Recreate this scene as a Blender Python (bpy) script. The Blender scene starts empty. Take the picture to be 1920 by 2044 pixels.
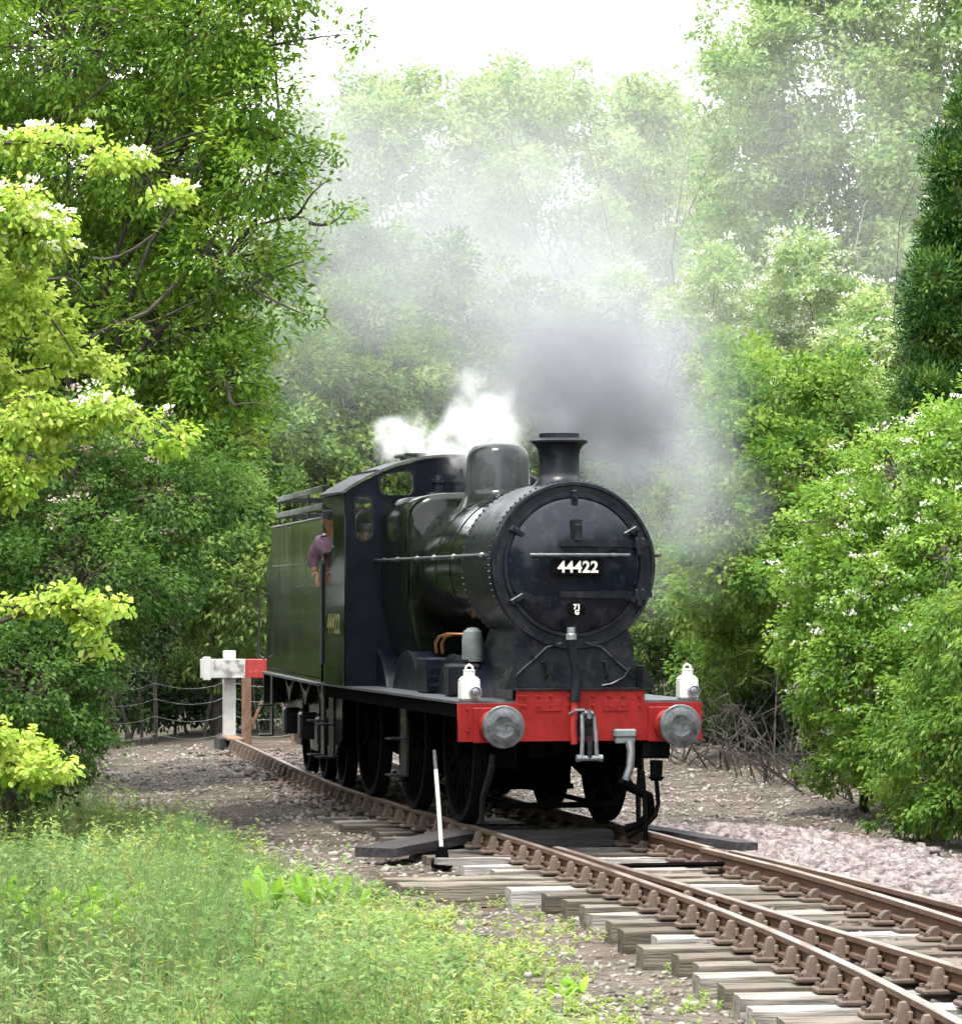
import bpy, math, random
import numpy as np
from mathutils import Vector, Matrix
R = math.radians
PI = math.pi
rng = np.random.default_rng(7)
random.seed(7)
scene = bpy.context.scene
C = scene.collection

# ------------------------------------------------------------------ camera, sky, sun, exposure
EYE = 2.30
FPX = 7147.0            # focal length in units of a picture 1867 wide
HZ = 1157.0             # horizon row in the same units
cam_d = bpy.data.cameras.new('camera')
cam = bpy.data.objects.new('camera', cam_d); C.objects.link(cam)
cam.location = (0, 0, EYE)
cam.rotation_euler = (R(90 + 1.309), 0, 0)
cam_d.sensor_fit = 'HORIZONTAL'; cam_d.sensor_width = 36.0
cam_d.lens = 36.0 * 7350.0 / 1920.0
cam_d.clip_start = 0.5; cam_d.clip_end = 2000
scene.camera = cam
scene.render.resolution_x = 961; scene.render.resolution_y = 1024

SUN_EL, SUN_AZ = 72.0, 205.0     # azimuth measured clockwise from +Y (away from the camera)
world = bpy.data.worlds.new('World'); scene.world = world
world.use_nodes = True
wn = world.node_tree.nodes; wl = world.node_tree.links
wn.clear()
w_out = wn.new('ShaderNodeOutputWorld'); w_bg = wn.new('ShaderNodeBackground')
sky = wn.new('ShaderNodeTexSky'); sky.sky_type = 'NISHITA'; sky.sun_disc = False
sky.sun_elevation = R(SUN_EL); sky.sun_rotation = R(SUN_AZ)
sky.air_density = 1.0; sky.dust_density = 4.0; sky.ozone_density = 1.0
w_hs = wn.new('ShaderNodeHueSaturation'); w_hs.inputs['Saturation'].default_value = 0.22
w_mix = wn.new('ShaderNodeMixRGB'); w_mix.blend_type = 'MIX'; w_mix.inputs[0].default_value = 0.6
w_mix.inputs[2].default_value = (9.0, 9.3, 9.6, 1)       # even cloud cover
wl.new(sky.outputs[0], w_hs.inputs['Color']); wl.new(w_hs.outputs[0], w_mix.inputs[1])
wl.new(w_mix.outputs[0], w_bg.inputs[0]); w_bg.inputs[1].default_value = 0.13
wl.new(w_bg.outputs[0], w_out.inputs[0])

sun_d = bpy.data.lights.new('sun', 'SUN'); sun_d.energy = 1.5; sun_d.angle = R(16); sun_d.color = (1.0, 0.95, 0.86)
sun = bpy.data.objects.new('sun', sun_d); C.objects.link(sun)
sv = Vector((math.sin(R(SUN_AZ)) * math.cos(R(SUN_EL)), math.cos(R(SUN_AZ)) * math.cos(R(SUN_EL)), math.sin(R(SUN_EL))))
sun.rotation_euler = sv.to_track_quat('Z', 'Y').to_euler()

vs = scene.view_settings
vs.view_transform = 'Standard'; vs.look = 'None'; vs.gamma = 1.0; vs.use_curve_mapping = False
vs.exposure = 2.28
scene.render.engine = 'CYCLES'
cy = scene.cycles
cy.use_denoising = True
cy.max_bounces = 6; cy.diffuse_bounces = 3; cy.glossy_bounces = 3; cy.transmission_bounces = 6
cy.transparent_max_bounces = 8; cy.volume_bounces = 2
cy.volume_step_rate = 1.0; cy.volume_max_steps = 256
cy.sample_clamp_indirect = 8.0
cy.use_adaptive_sampling = True; cy.adaptive_threshold = 0.05

# ------------------------------------------------------------------ materials
def _nt(name):
    m = bpy.data.materials.new(name); m.use_nodes = True
    nt = m.node_tree
    return m, nt, nt.nodes, nt.links, nt.nodes['Principled BSDF']

def mat(name, c1, c2=None, scale=6.0, rough=0.5, rough2=None, metal=0.0, bump=0.0, bscale=None, spec=0.5, coat=0.0,
        lo=0.35, hi=0.65, detail=6.0, stretch=(1, 1, 1), c3=None, s3=30.0, f3=0.5, objcol=False, ior=1.5):
    m, nt, N, L, b = _nt(name)
    b.inputs['Metallic'].default_value = metal
    b.inputs['Specular IOR Level'].default_value = spec
    b.inputs['Coat Weight'].default_value = coat; b.inputs['IOR'].default_value = ior
    b.inputs['Coat Roughness'].default_value = 0.12
    tc = N.new('ShaderNodeTexCoord'); mp = N.new('ShaderNodeMapping'); mp.inputs['Scale'].default_value = stretch
    L.new(tc.outputs['Object'], mp.inputs[0])
    nz = N.new('ShaderNodeTexNoise'); nz.inputs['Scale'].default_value = scale; nz.inputs['Detail'].default_value = detail
    nz.inputs['Roughness'].default_value = 0.62
    L.new(mp.outputs[0], nz.inputs['Vector'])
    cr = N.new('ShaderNodeValToRGB')
    cr.color_ramp.elements[0].position = lo; cr.color_ramp.elements[1].position = hi
    cr.color_ramp.elements[0].color = (*c1, 1); cr.color_ramp.elements[1].color = (*(c2 or c1), 1)
    L.new(nz.outputs['Fac'], cr.inputs[0])
    col = cr.outputs[0]
    if c3:
        n3 = N.new('ShaderNodeTexNoise'); n3.inputs['Scale'].default_value = s3; n3.inputs['Detail'].default_value = 5
        L.new(mp.outputs[0], n3.inputs['Vector'])
        mr = N.new('ShaderNodeMapRange'); mr.inputs[1].default_value = 0.52; mr.inputs[2].default_value = 0.66; mr.inputs[4].default_value = f3
        L.new(n3.outputs['Fac'], mr.inputs[0])
        mx = N.new('ShaderNodeMixRGB'); mx.inputs[2].default_value = (*c3, 1)
        L.new(mr.outputs[0], mx.inputs[0]); L.new(col, mx.inputs[1]); col = mx.outputs[0]
    if objcol:
        oi = N.new('ShaderNodeObjectInfo'); mx = N.new('ShaderNodeMixRGB'); mx.blend_type = 'MULTIPLY'; mx.inputs[0].default_value = 1
        L.new(col, mx.inputs[1]); L.new(oi.outputs['Color'], mx.inputs[2]); col = mx.outputs[0]
    L.new(col, b.inputs['Base Color'])
    if rough2 is not None:
        mr = N.new('ShaderNodeMapRange'); mr.inputs[3].default_value = rough; mr.inputs[4].default_value = rough2
        mr.inputs[1].default_value = 0.3; mr.inputs[2].default_value = 0.7
        L.new(nz.outputs['Fac'], mr.inputs[0]); L.new(mr.outputs[0], b.inputs['Roughness'])
    else:
        b.inputs['Roughness'].default_value = rough
    if bump:
        nb = N.new('ShaderNodeTexNoise'); nb.inputs['Scale'].default_value = bscale or scale * 3; nb.inputs['Detail'].default_value = 6
        L.new(mp.outputs[0], nb.inputs['Vector'])
        bm = N.new('ShaderNodeBump'); bm.inputs['Strength'].default_value = bump; bm.inputs['Distance'].default_value = 0.02
        L.new(nb.outputs['Fac'], bm.inputs['Height']); L.new(bm.outputs[0], b.inputs['Normal'])
    return m

def leafmat(name, cols, trans=0.45, rough=0.55, spec=0.15):
    """cols: three base colours spread over the per-leaf 'tint' attribute."""
    m, nt, N, L, b = _nt(name)
    at = N.new('ShaderNodeAttribute'); at.attribute_name = 'tint'
    cr = N.new('ShaderNodeValToRGB'); e = cr.color_ramp.elements
    e[0].position = 0.0; e[0].color = (*cols[0], 1); e[1].position = 1.0; e[1].color = (*cols[2], 1)
    k = e.new(0.5); k.color = (*cols[1], 1)
    L.new(at.outputs['Fac'], cr.inputs[0]); L.new(cr.outputs[0], b.inputs['Base Color'])
    b.inputs['Roughness'].default_value = rough; b.inputs['Specular IOR Level'].default_value = spec
    tr = N.new('ShaderNodeBsdfTranslucent')
    hs = N.new('ShaderNodeHueSaturation'); hs.inputs['Hue'].default_value = 0.485; hs.inputs['Saturation'].default_value = 1.05; hs.inputs['Value'].default_value = 1.3
    L.new(cr.outputs[0], hs.inputs['Color']); L.new(hs.outputs[0], tr.inputs[0])
    mx = N.new('ShaderNodeMixShader'); mx.inputs[0].default_value = trans
    L.new(b.outputs[0], mx.inputs[1]); L.new(tr.outputs[0], mx.inputs[2])
    L.new(mx.outputs[0], N['Material Output'].inputs[0])
    return m

M = {}
M['black'] = mat('black_paint', (.004, .0045, .006), (.008, .009, .011), 3, rough=.22, rough2=.42, spec=.3, bump=.05, bscale=8, c3=(.03, .028, .026), s3=9, f3=.25)
M['black_dull'] = mat('black_dull', (.002, .002, .0025), (.0055, .005, .005), 5, rough=.7, rough2=.9, ior=1.1, spec=.1, bump=.15)
M['smokebox'] = mat('smokebox_black', (.003, .004, .008), (.006, .007, .011), 4, rough=.26, rough2=.42, spec=.28, bump=.12, bscale=14, c3=(.035, .032, .032), s3=12, f3=.3)
M['dark_blue'] = mat('cab_front_black', (.002, .003, .008), (.0035, .005, .011), 4, rough=.28, rough2=.45, ior=1.3, spec=.4, bump=.1, bscale=10)
M['red'] = mat('beam_red', (.140, .005, .004), (.185, .008, .006), 5, rough=.45, rough2=.6, bump=.15, bscale=12, spec=.2, c3=(.085, .006, .005), s3=14, f3=.55)
M['steel'] = mat('worn_steel', (.085, .09, .10), (.15, .16, .17), 14, rough=.35, rough2=.55, metal=.55, bump=.3, bscale=30, c3=(.08, .08, .085), s3=10, f3=.6)
M['rail_side'] = mat('rail_rust', (.048, .023, .013), (.105, .052, .028), 9, rough=.7, rough2=.9, bump=.3, bscale=40, c3=(.05, .03, .022), s3=20)
M['rail_top'] = mat('rail_top', (.17, .12, .095), (.32, .26, .225), 6, rough=.3, rough2=.5, metal=.75, stretch=(1, .2, 1))
M['chair'] = mat('chair_iron', (.055, .038, .028), (.105, .074, .055), 10, rough=.75, rough2=.9, bump=.3, bscale=40)
M['key'] = mat('key_wood', (.10, .07, .05), (.18, .14, .10), 12, rough=.85)
M['white_paint'] = mat('white_paint', (.44, .44, .42), (.54, .54, .52), 8, rough=.35, rough2=.5, bump=.08, c3=(.45, .43, .39), s3=6, f3=.35)
M['white_old'] = mat('old_white_paint', (.40, .40, .385), (.50, .50, .485), 5, rough=.5, rough2=.7, bump=.2, c3=(.16, .15, .14), s3=7, f3=.95)
M['red_old'] = mat('old_red_paint', (.26, .018, .015), (.34, .03, .024), 6, rough=.5, bump=.2, c3=(.3, .12, .1), s3=12)
M['brass'] = mat('copper_pipe', (.42, .16, .08), (.55, .24, .12), 10, rough=.3, metal=.9)
M['grey_pale'] = mat('grey_casting', (.07, .085, .085), (.12, .14, .14), 8, rough=.5, rough2=.7)
M['bright'] = mat('bright_rod', (.30, .30, .32), (.42, .42, .44), 20, rough=.3, metal=.8)
M['sleeper'] = mat('sleeper_timber', (.12, .112, .102), (.26, .247, .23), 5, rough=.85, rough2=.95, bump=.6, bscale=16, stretch=(.35, 4, 4), c3=(.055, .046, .038), s3=4, f3=.75, objcol=True, spec=.25)
M['dark_timber'] = mat('tarred_timber', (.016, .015, .017), (.045, .041, .042), 5, rough=.8, bump=.5, bscale=14, stretch=(.4, 4, 4), spec=.3)
M['brown_post'] = mat('brown_post', (.12, .07, .045), (.20, .12, .08), 9, rough=.85, bump=.5, bscale=20)
M['bark'] = mat('bark', (.026, .021, .016), (.070, .058, .046), 10, rough=.9, bump=.7, bscale=30, stretch=(1, 1, .35))
M['bark_pale'] = mat('pale_bark', (.10, .09, .08), (.20, .185, .165), 8, rough=.9, bump=.6, bscale=24, stretch=(1, 1, .4))
M['deadwood'] = mat('dead_twig', (.13, .10, .075), (.24, .20, .16), 10, rough=.9, bump=.4)
M['wire'] = mat('galvanised_wire', (.30, .31, .32), (.42, .43, .44), 20, rough=.5, metal=.4)
M['cream_num'] = mat('faded_yellow_paint', (.20, .19, .055), (.34, .32, .12), 18, rough=.5)
M['num_white'] = mat('number_white', (.50, .49, .43), (.62, .60, .54), 20, rough=.5)
M['shirt'] = mat('mauve_shirt', (.20, .11, .17), (.29, .17, .26), 14, rough=.9, bump=.5, bscale=22)
M['skin'] = mat('skin', (.50, .23, .16), (.58, .29, .20), 20, rough=.55)
M['cap'] = mat('grey_cap', (.05, .055, .065), (.10, .105, .12), 20, rough=.9)
M['pale_shirt'] = mat('pale_shirt', (.55, .52, .45), (.66, .62, .54), 14, rough=.9)
M['trousers'] = mat('blue_overall', (.03, .04, .075), (.05, .06, .1), 14, rough=.9)
M['lamp_glass'] = mat('lamp_lens', (.05, .055, .06), (.09, .10, .11), 10, rough=.06, spec=1.0)
m, nt, N, L, b = _nt('cab_glass')
b.inputs['Base Color'].default_value = (.9, .95, .95, 1); b.inputs['Roughness'].default_value = .03
tp = N.new('ShaderNodeBsdfTransparent'); mx = N.new('ShaderNodeMixShader'); gl = N.new('ShaderNodeBsdfGlossy'); gl.inputs['Roughness'].default_value = .03
fr = N.new('ShaderNodeFresnel'); fr.inputs[0].default_value = 1.9
L.new(fr.outputs[0], mx.inputs[0]); L.new(tp.outputs[0], mx.inputs[1]); L.new(gl.outputs[0], mx.inputs[2]); L.new(mx.outputs[0], N['Material Output'].inputs[0])
M['glass'] = m

M['lf_ash'] = leafmat('leaf_mid_green', [(0.054, 0.118, 0.016), (0.108, 0.207, 0.027), (0.203, 0.314, 0.050)])
M['lf_lime'] = leafmat('leaf_lime', [(0.168, 0.287, 0.038), (0.276, 0.396, 0.065), (0.451, 0.514, 0.146)], trans=.5)
M['lf_haw'] = leafmat('leaf_dark_hawthorn', [(0.026, 0.069, 0.013), (0.054, 0.119, 0.022), (0.107, 0.184, 0.043)])
M['lf_wood'] = leafmat('leaf_wood', [(0.050, 0.102, 0.025), (0.100, 0.175, 0.040), (0.190, 0.270, 0.076)])
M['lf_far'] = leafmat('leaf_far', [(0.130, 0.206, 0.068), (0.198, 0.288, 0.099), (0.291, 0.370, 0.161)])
M['lf_aspen'] = leafmat('leaf_aspen', [(0.110, 0.190, 0.055), (0.182, 0.272, 0.086), (0.286, 0.370, 0.166)], rough=.42, spec=.3)
M['lf_hawr'] = leafmat('leaf_hawthorn_fresh', [(0.070, 0.163, 0.022), (0.132, 0.250, 0.037), (0.217, 0.336, 0.068)])
M['lf_dense'] = leafmat('leaf_dense_bush', [(0.046, 0.117, 0.018), (0.097, 0.192, 0.030), (0.177, 0.267, 0.054)])
M['lf_con'] = leafmat('needle_cypress', [(0.014, 0.055, 0.012), (0.036, 0.095, 0.018), (0.110, 0.175, 0.028)], trans=.15)
M['lf_shade'] = leafmat('leaf_painted_shade', [(0.009, 0.024, 0.007), (0.019, 0.043, 0.012), (0.043, 0.078, 0.022)], trans=.2)  # understory shade put into the leaf colour
M['buffer_steel'] = mat('greasy_buffer_steel', (.040, .043, .047), (.095, .10, .105), 12, rough=.35, rough2=.55, metal=.4, bump=.3, bscale=30, c3=(.025, .025, .026), s3=9, f3=.7)
M['blossom'] = leafmat('white_blossom', [(.58, .58, .48), (.72, .72, .62), (.82, .82, .76)], trans=.3)
M['blossom_pink'] = leafmat('pinkish_blossom', [(.34, .26, .22), (.44, .34, .30), (.52, .44, .40)], trans=.3)
M['lf_weed'] = leafmat('leaf_weed', [(0.087, 0.167, 0.053), (0.143, 0.239, 0.077), (0.239, 0.321, 0.133)])
M['lf_weed_y'] = leafmat('leaf_weed_yellow', [(0.138, 0.230, 0.051), (0.220, 0.310, 0.077), (0.321, 0.366, 0.128)])
M['lf_dock'] = leafmat('leaf_broad', [(0.152, 0.315, 0.037), (0.208, 0.375, 0.054), (0.276, 0.420, 0.097)], trans=.5)
M['stem'] = leafmat('stem_dry', [(.14, .16, .07), (.24, .22, .11), (.32, .22, .16)])
M['stone_pink'] = mat('pink_granite', (.060, .048, .047), (.215, .175, .170), 6.5, rough=.85, bump=.3, bscale=60, detail=2, c3=(.30, .26, .255), s3=11, f3=.5)
M['stone_track'] = mat('oily_ballast', (.055, .042, .036), (.17, .135, .12), 4, rough=.9, bump=.3, bscale=60, detail=2)
M['stone_grey'] = mat('grey_stone', (.085, .074, .064), (.30, .265, .235), 2.6, rough=.9, bump=.3, bscale=60, detail=2)

# ------------------------------------------------------------------ object helpers
def link(o, parent=None):
    C.objects.link(o)
    if parent is not None: o.parent = parent
    return o
def tag(o, label=None, cat=None, group=None, kind=None):
    if label: o['label'] = label
    if cat: o['category'] = cat
    if group: o['group'] = group
    if kind: o['kind'] = kind
    return o
def empty(name, loc=(0, 0, 0), rz=0.0):
    o = bpy.data.objects.new(name, None); o.location = loc; o.rotation_euler = (0, 0, rz); o.empty_display_size = .2
    return link(o)
def mobj(name, me, m, parent=None):
    if m is not None and not me.materials: me.materials.append(M[m] if isinstance(m, str) else m)
    return link(bpy.data.objects.new(name, me), parent)
def W(px, py, d):
    return np.array([(px - 933.5) / FPX * d, d, EYE + (HZ - py) / FPX * d])

class MB:
    """collects shapes, then builds ONE mesh"""
    def __init__(s): s.v = []; s.f = []; s.sm = []
    def add(s, vs, fs, smooth=False):
        n = len(s.v); s.v += [tuple(v) for v in vs]
        for f in fs: s.f.append(tuple(i + n for i in f)); s.sm.append(smooth)
        return s
    def box(s, lo, hi, bev=0.0):
        x0, y0, z0 = lo; x1, y1, z1 = hi
        if bev <= 0:
            return s.add([(x0, y0, z0), (x1, y0, z0), (x1, y1, z0), (x0, y1, z0), (x0, y0, z1), (x1, y0, z1), (x1, y1, z1), (x0, y1, z1)],
                         [(0, 3, 2, 1), (4, 5, 6, 7), (0, 1, 5, 4), (1, 2, 6, 5), (2, 3, 7, 6), (3, 0, 4, 7)])
        c = bev; V = []
        for z, i in ((z0, c), (z0 + c, 0), (z1 - c, 0), (z1, c)):
            V += [(x0 + i + (c if not i else 0), y0 + i, z), (x1 - i - (c if not i else 0), y0 + i, z), (x1 - i, y0 + i + (c if not i else 0), z), (x1 - i, y1 - i - (c if not i else 0), z),
                  (x1 - i - (c if not i else 0), y1 - i, z), (x0 + i + (c if not i else 0), y1 - i, z), (x0 + i, y1 - i - (c if not i else 0), z), (x0 + i, y0 + i + (c if not i else 0), z)]
        F = [tuple(range(7, -1, -1)), tuple(range(24, 32))]
        for k in range(3):
            for j in range(8):
                a = k * 8 + j; b2 = k * 8 + (j + 1) % 8
                F.append((a, b2, b2 + 8, a + 8))
        return s.add(V, F)
    def cyl(s, p, q, r1, r2=None, n=16, caps=True, smooth=True):
        p = Vector(p); q = Vector(q); r2 = r1 if r2 is None else r2
        d = (q - p).normalized(); u = d.orthogonal().normalized(); w = d.cross(u)
        V = []
        for c, r in ((p, r1), (q, r2)):
            for i in range(n):
                a = 2 * PI * i / n; V.append(c + (u * math.cos(a) + w * math.sin(a)) * r)
        s.add(V, [(i, (i + 1) % n, n + (i + 1) % n, n + i) for i in range(n)], smooth)
        if caps:
            s.add(V[:n], [tuple(range(n - 1, -1, -1))]); s.add(V[n:], [tuple(range(n))])
        return s
    def tube(s, pts, r, n=8, smooth=True):
        pts = [Vector(p) for p in pts]; rs = r if hasattr(r, '__len__') else [r] * len(pts)
        V = []; u = None
        for i, p in enumerate(pts):
            d = (pts[min(i + 1, len(pts) - 1)] - pts[max(i - 1, 0)]).normalized()
            if u is None: u = d.orthogonal().normalized()
            else: u = (u - d * u.dot(d)); u = u.normalized() if u.length > 1e-6 else d.orthogonal().normalized()
            w = d.cross(u)
            for k in range(n):
                a = 2 * PI * k / n; V.append(p + (u * math.cos(a) + w * math.sin(a)) * rs[i])
        F = []
        for i in range(len(pts) - 1):
            for k in range(n):
                F.append((i * n + k, i * n + (k + 1) % n, (i + 1) * n + (k + 1) % n, (i + 1) * n + k))
        s.add(V, F, smooth)
        s.add(V[:n], [tuple(range(n - 1, -1, -1))]); s.add(V[-n:], [tuple(range(n))])
        return s
    def lathe(s, prof, org=(0, 0, 0), axis='z', n=40, a0=0, a1=2 * PI):
        """prof: (radius, along)"""
        full = abs(a1 - a0 - 2 * PI) < 1e-6; cnt = n if full else n + 1
        V = []
        for r, h in prof:
            for i in range(cnt):
                a = a0 + (a1 - a0) * i / n; c, t = r * math.cos(a), r * math.sin(a)
                v = {'z': (c, t, h), 'y': (c, h, t), 'x': (h, c, t)}[axis]
                V.append((v[0] + org[0], v[1] + org[1], v[2] + org[2]))
        F = []
        for k in range(len(prof) - 1):
            for i in range(n if full else n):
                j = (i + 1) % cnt
                F.append((k * cnt + i, k * cnt + j, (k + 1) * cnt + j, (k + 1) * cnt + i))
        return s.add(V, F, True)
    def prism(s, poly, fn, t0, t1):
        """poly: 2-D points, fn(a,b,t)->xyz, extruded from t0 to t1"""
        n = len(poly); V = [fn(a, b, t0) for a, b in poly] + [fn(a, b, t1) for a, b in poly]
        return s.add(V, [tuple(range(n - 1, -1, -1)), tuple(range(n, 2 * n))] + [(i, (i + 1) % n, n + (i + 1) % n, n + i) for i in range(n)])
    def xf(s, mtx, start=0):
        for i in range(start, len(s.v)): s.v[i] = tuple(mtx @ Vector(s.v[i]))
        return s
    def mesh(s, name='m', sharp=35):
        me = bpy.data.meshes.new(name); me.from_pydata(s.v, [], s.f); me.validate()
        if any(s.sm):
            import bmesh as _b
            me.polygons.foreach_set('use_smooth', [True] * len(me.polygons))
            bm = _b.new(); bm.from_mesh(me); _b.ops.remove_doubles(bm, verts=bm.verts, dist=1e-5)
            _b.ops.recalc_face_normals(bm, faces=bm.faces); bm.to_mesh(me); bm.free()
            me.set_sharp_from_angle(angle=R(sharp))
        else:
            import bmesh as _b
            bm = _b.new(); bm.from_mesh(me); _b.ops.recalc_face_normals(bm, faces=bm.faces); bm.to_mesh(me); bm.free()
        me.update(); return me
    def build(s, name, m, parent=None, sharp=35):
        return mobj(name, s.mesh(name, sharp), m, parent)

def plate(name, loops, thick, mp, m, parent, bev=0.0):
    """flat plate with holes. loops: lists of 2-D points (first the outline), mp: 4x4 placing XY plane + Z normal"""
    cu = bpy.data.curves.new(name, 'CURVE'); cu.dimensions = '2D'; cu.fill_mode = 'BOTH'; cu.extrude = thick / 2; cu.bevel_depth = bev
    for lp in loops:
        sp = cu.splines.new('POLY'); sp.points.add(len(lp) - 1)
        for p, (x, y) in zip(sp.points, lp): p.co = (x, y, 0, 1)
        sp.use_cyclic_u = True
    o = bpy.data.objects.new(name, cu); me = bpy.data.meshes.new_from_object(o); bpy.data.objects.remove(o)
    me.name = name; me.transform(mp); me.materials.clear()
    return mobj(name, me, m, parent)
def text(name, body, size, ext, off, mp, m, parent, sx=1.0):
    cu = bpy.data.curves.new(name, 'FONT'); cu.body = body; cu.size = size; cu.extrude = ext; cu.offset = off
    cu.align_x = 'CENTER'; cu.align_y = 'CENTER'; cu.space_character = 1.05
    o = bpy.data.objects.new(name, cu); me = bpy.data.meshes.new_from_object(o); bpy.data.objects.remove(o)
    me.name = name; me.transform(mp @ Matrix.Diagonal((sx, 1, 1, 1))); me.materials.clear()
    return mobj(name, me, m, parent)
def FRONT(y): return Matrix(((1, 0, 0, 0), (0, 0, -1, y), (0, 1, 0, 0), (0, 0, 0, 1)))       # XY -> XZ, normal to -Y
def SIDE(x): return Matrix(((0, 0, -1, x), (-1, 0, 0, 0), (0, 1, 0, 0), (0, 0, 0, 1)))       # X -> -Y, Y -> Z, normal to -X
def circ(cx, cz, r, n=24, a0=0., a1=2 * PI): return [(cx + r * math.cos(a0 + (a1 - a0) * i / n), cz + r * math.sin(a0 + (a1 - a0) * i / n)) for i in range(n)]
def rrect(x0, z0, x1, z1, r, n=5):
    P = []
    for cx, cz, a in ((x1 - r, z1 - r, 0), (x0 + r, z1 - r, PI / 2), (x0 + r, z0 + r, PI), (x1 - r, z0 + r, 1.5 * PI)):
        P += [(cx + r * math.cos(a + PI / 2 * i / n), cz + r * math.sin(a + PI / 2 * i / n)) for i in range(n + 1)]
    return P

# ------------------------------------------------------------------ the track lines
ctrA = np.array([(15, 3.66), (17, 3.57), (20.2, 3.33), (21.9, 3.18), (23.85, 2.97), (25.95, 2.70), (28.3, 2.34), (30.1, 2.02), (33.1, 1.47), (35.7, .962), (43.5, -.73), (49.8, -1.77), (54.2, -2.42), (58.5, -3.08), (62, -3.62)])
ctrB = np.array([(15, 5.75), (17, 5.15), (20.2, 4.30), (22, 3.92), (23.7, 3.58), (25.9, 3.10), (27.4, 2.80), (29.1, 2.47), (31.5, 1.94), (33.6, 1.44), (35.7, .962)])
def smooth_line(c, step=.2, sig=9):
    y = np.arange(c[0, 0], c[-1, 0], step); x = np.interp(y, c[:, 0], c[:, 1])
    k = np.exp(-.5 * (np.arange(-3 * sig, 3 * sig + 1) / sig) ** 2); k /= k.sum()
    lo = x[0] - (x[1] - x[0]) * np.arange(3 * sig, 0, -1); hi = x[-1] + (x[-1] - x[-2]) * np.arange(1, 3 * sig + 1)
    return y, np.convolve(np.concatenate([lo, x, hi]), k, 'valid')
yA, xA = smooth_line(ctrA, sig=6); yB, xB = smooth_line(ctrB, sig=6)
def cA(y): return float(np.interp(y, yA, xA))
def cB(y): return float(np.interp(y, yB, xB)) if y < 34.5 else cA(y)
def head(fn, y): return math.atan2(fn(y - .3) - fn(y + .3), .6)     # angle of the track against +Y
def offs(fn, y, o):
    h = head(fn, y); return (fn(y) + o * math.cos(h), y + o * math.sin(h))

# ------------------------------------------------------------------ ground: one sheet
def vnoise(x, y, s, seed=0):
    r = np.random.default_rng(seed); T = r.random((64, 64))
    u = np.asarray(x) / s; v = np.asarray(y) / s
    i = np.floor(u).astype(int); j = np.floor(v).astype(int); fu = u - i; fv = v - j
    fu = fu * fu * (3 - 2 * fu); fv = fv * fv * (3 - 2 * fv)
    g = lambda a, b2: T[a % 64, b2 % 64]
    return (g(i, j) * (1 - fu) + g(i + 1, j) * fu) * (1 - fv) + (g(i, j + 1) * (1 - fu) + g(i + 1, j + 1) * fu) * fv - .5
def ground_z(x, y):
    x = np.asarray(x, float); y = np.asarray(y, float)
    xc = np.interp(y, yA, xA); dl = xc - x
    z = -.31 + .10 * vnoise(x, y, 1.7, 1) + .05 * vnoise(x, y, .5, 2)
    tr = np.clip((np.abs(dl) - 1.1) / .8, 0, 1)
    z = z * tr + (-.285 + .05 * vnoise(x, y, .4, 3)) * (1 - tr)
    z -= .075 * np.clip((np.abs(dl) - .95) / .3, 0, 1) * np.clip((2.3 - np.abs(dl)) / .6, 0, 1) * np.clip((35 - y) / 3, 0, 1)   # worn down at the sleeper ends
    z += .015 * np.clip((.72 - np.abs(dl)) / .1, 0, 1)                                # bed packed up between the rails
    z += .085 * np.clip((y - 40.5) / 2, 0, 1) * np.clip((2.4 - np.abs(dl)) / .6, 0, 1)   # sleepers sunk in cinders under the train
    z += .10 * np.clip((dl - 2.2) / 1.5, 0, 1) * np.clip((46 - y) / 6, 0, 1)          # grassy shoulder
    z += .35 * np.clip((dl - 5.5) / 5, 0, 1) + .5 * np.clip((-dl - 5.0) / 6, 0, 1)
    z += .14 * np.exp(-((-dl - 2.25) / .75) ** 2) * np.clip((y - 24) / 4, 0, 1) * np.clip((40.5 - y) / 2.5, 0, 1)   # spoil of new ballast
    return z
gx = np.concatenate([np.linspace(-400, -14, 14), np.arange(-12, 12.01, .2), np.linspace(14, 400, 14)])
gy = np.concatenate([np.linspace(-60, 14, 8), np.arange(16, 72, .2), np.linspace(74, 700, 22)])
GX, GY = np.meshgrid(gx, gy)
GZ = ground_z(GX, GY)
gv = np.stack([GX, GY, GZ], -1).reshape(-1, 3); nx = len(gx)
ii = (np.arange(len(gy) - 1)[:, None] * nx + np.arange(nx - 1)[None, :]).reshape(-1)
gf = np.stack([ii, ii + 1, ii + nx + 1, ii + nx], 1)
def np_mesh(name, V, F, tint=None, smooth=False):
    me = bpy.data.meshes.new(name); n = F.shape[1]
    me.vertices.add(len(V)); me.vertices.foreach_set('co', np.ascontiguousarray(V, np.float32).ravel())
    me.loops.add(F.size); me.loops.foreach_set('vertex_index', np.ascontiguousarray(F, np.int32).ravel())
    me.polygons.add(len(F)); me.polygons.foreach_set('loop_start', np.arange(0, F.size, n, dtype=np.int32))
    me.polygons.foreach_set('loop_total', np.full(len(F), n, np.int32))
    if smooth: me.polygons.foreach_set('use_smooth', np.ones(len(F), bool))
    if tint is not None:
        a = me.attributes.new('tint', 'FLOAT', 'FACE'); a.data.foreach_set('value', np.ascontiguousarray(tint, np.float32))
    me.update(calc_edges=True); return me
gme = np_mesh('ground', gv, gf, smooth=True)
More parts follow.
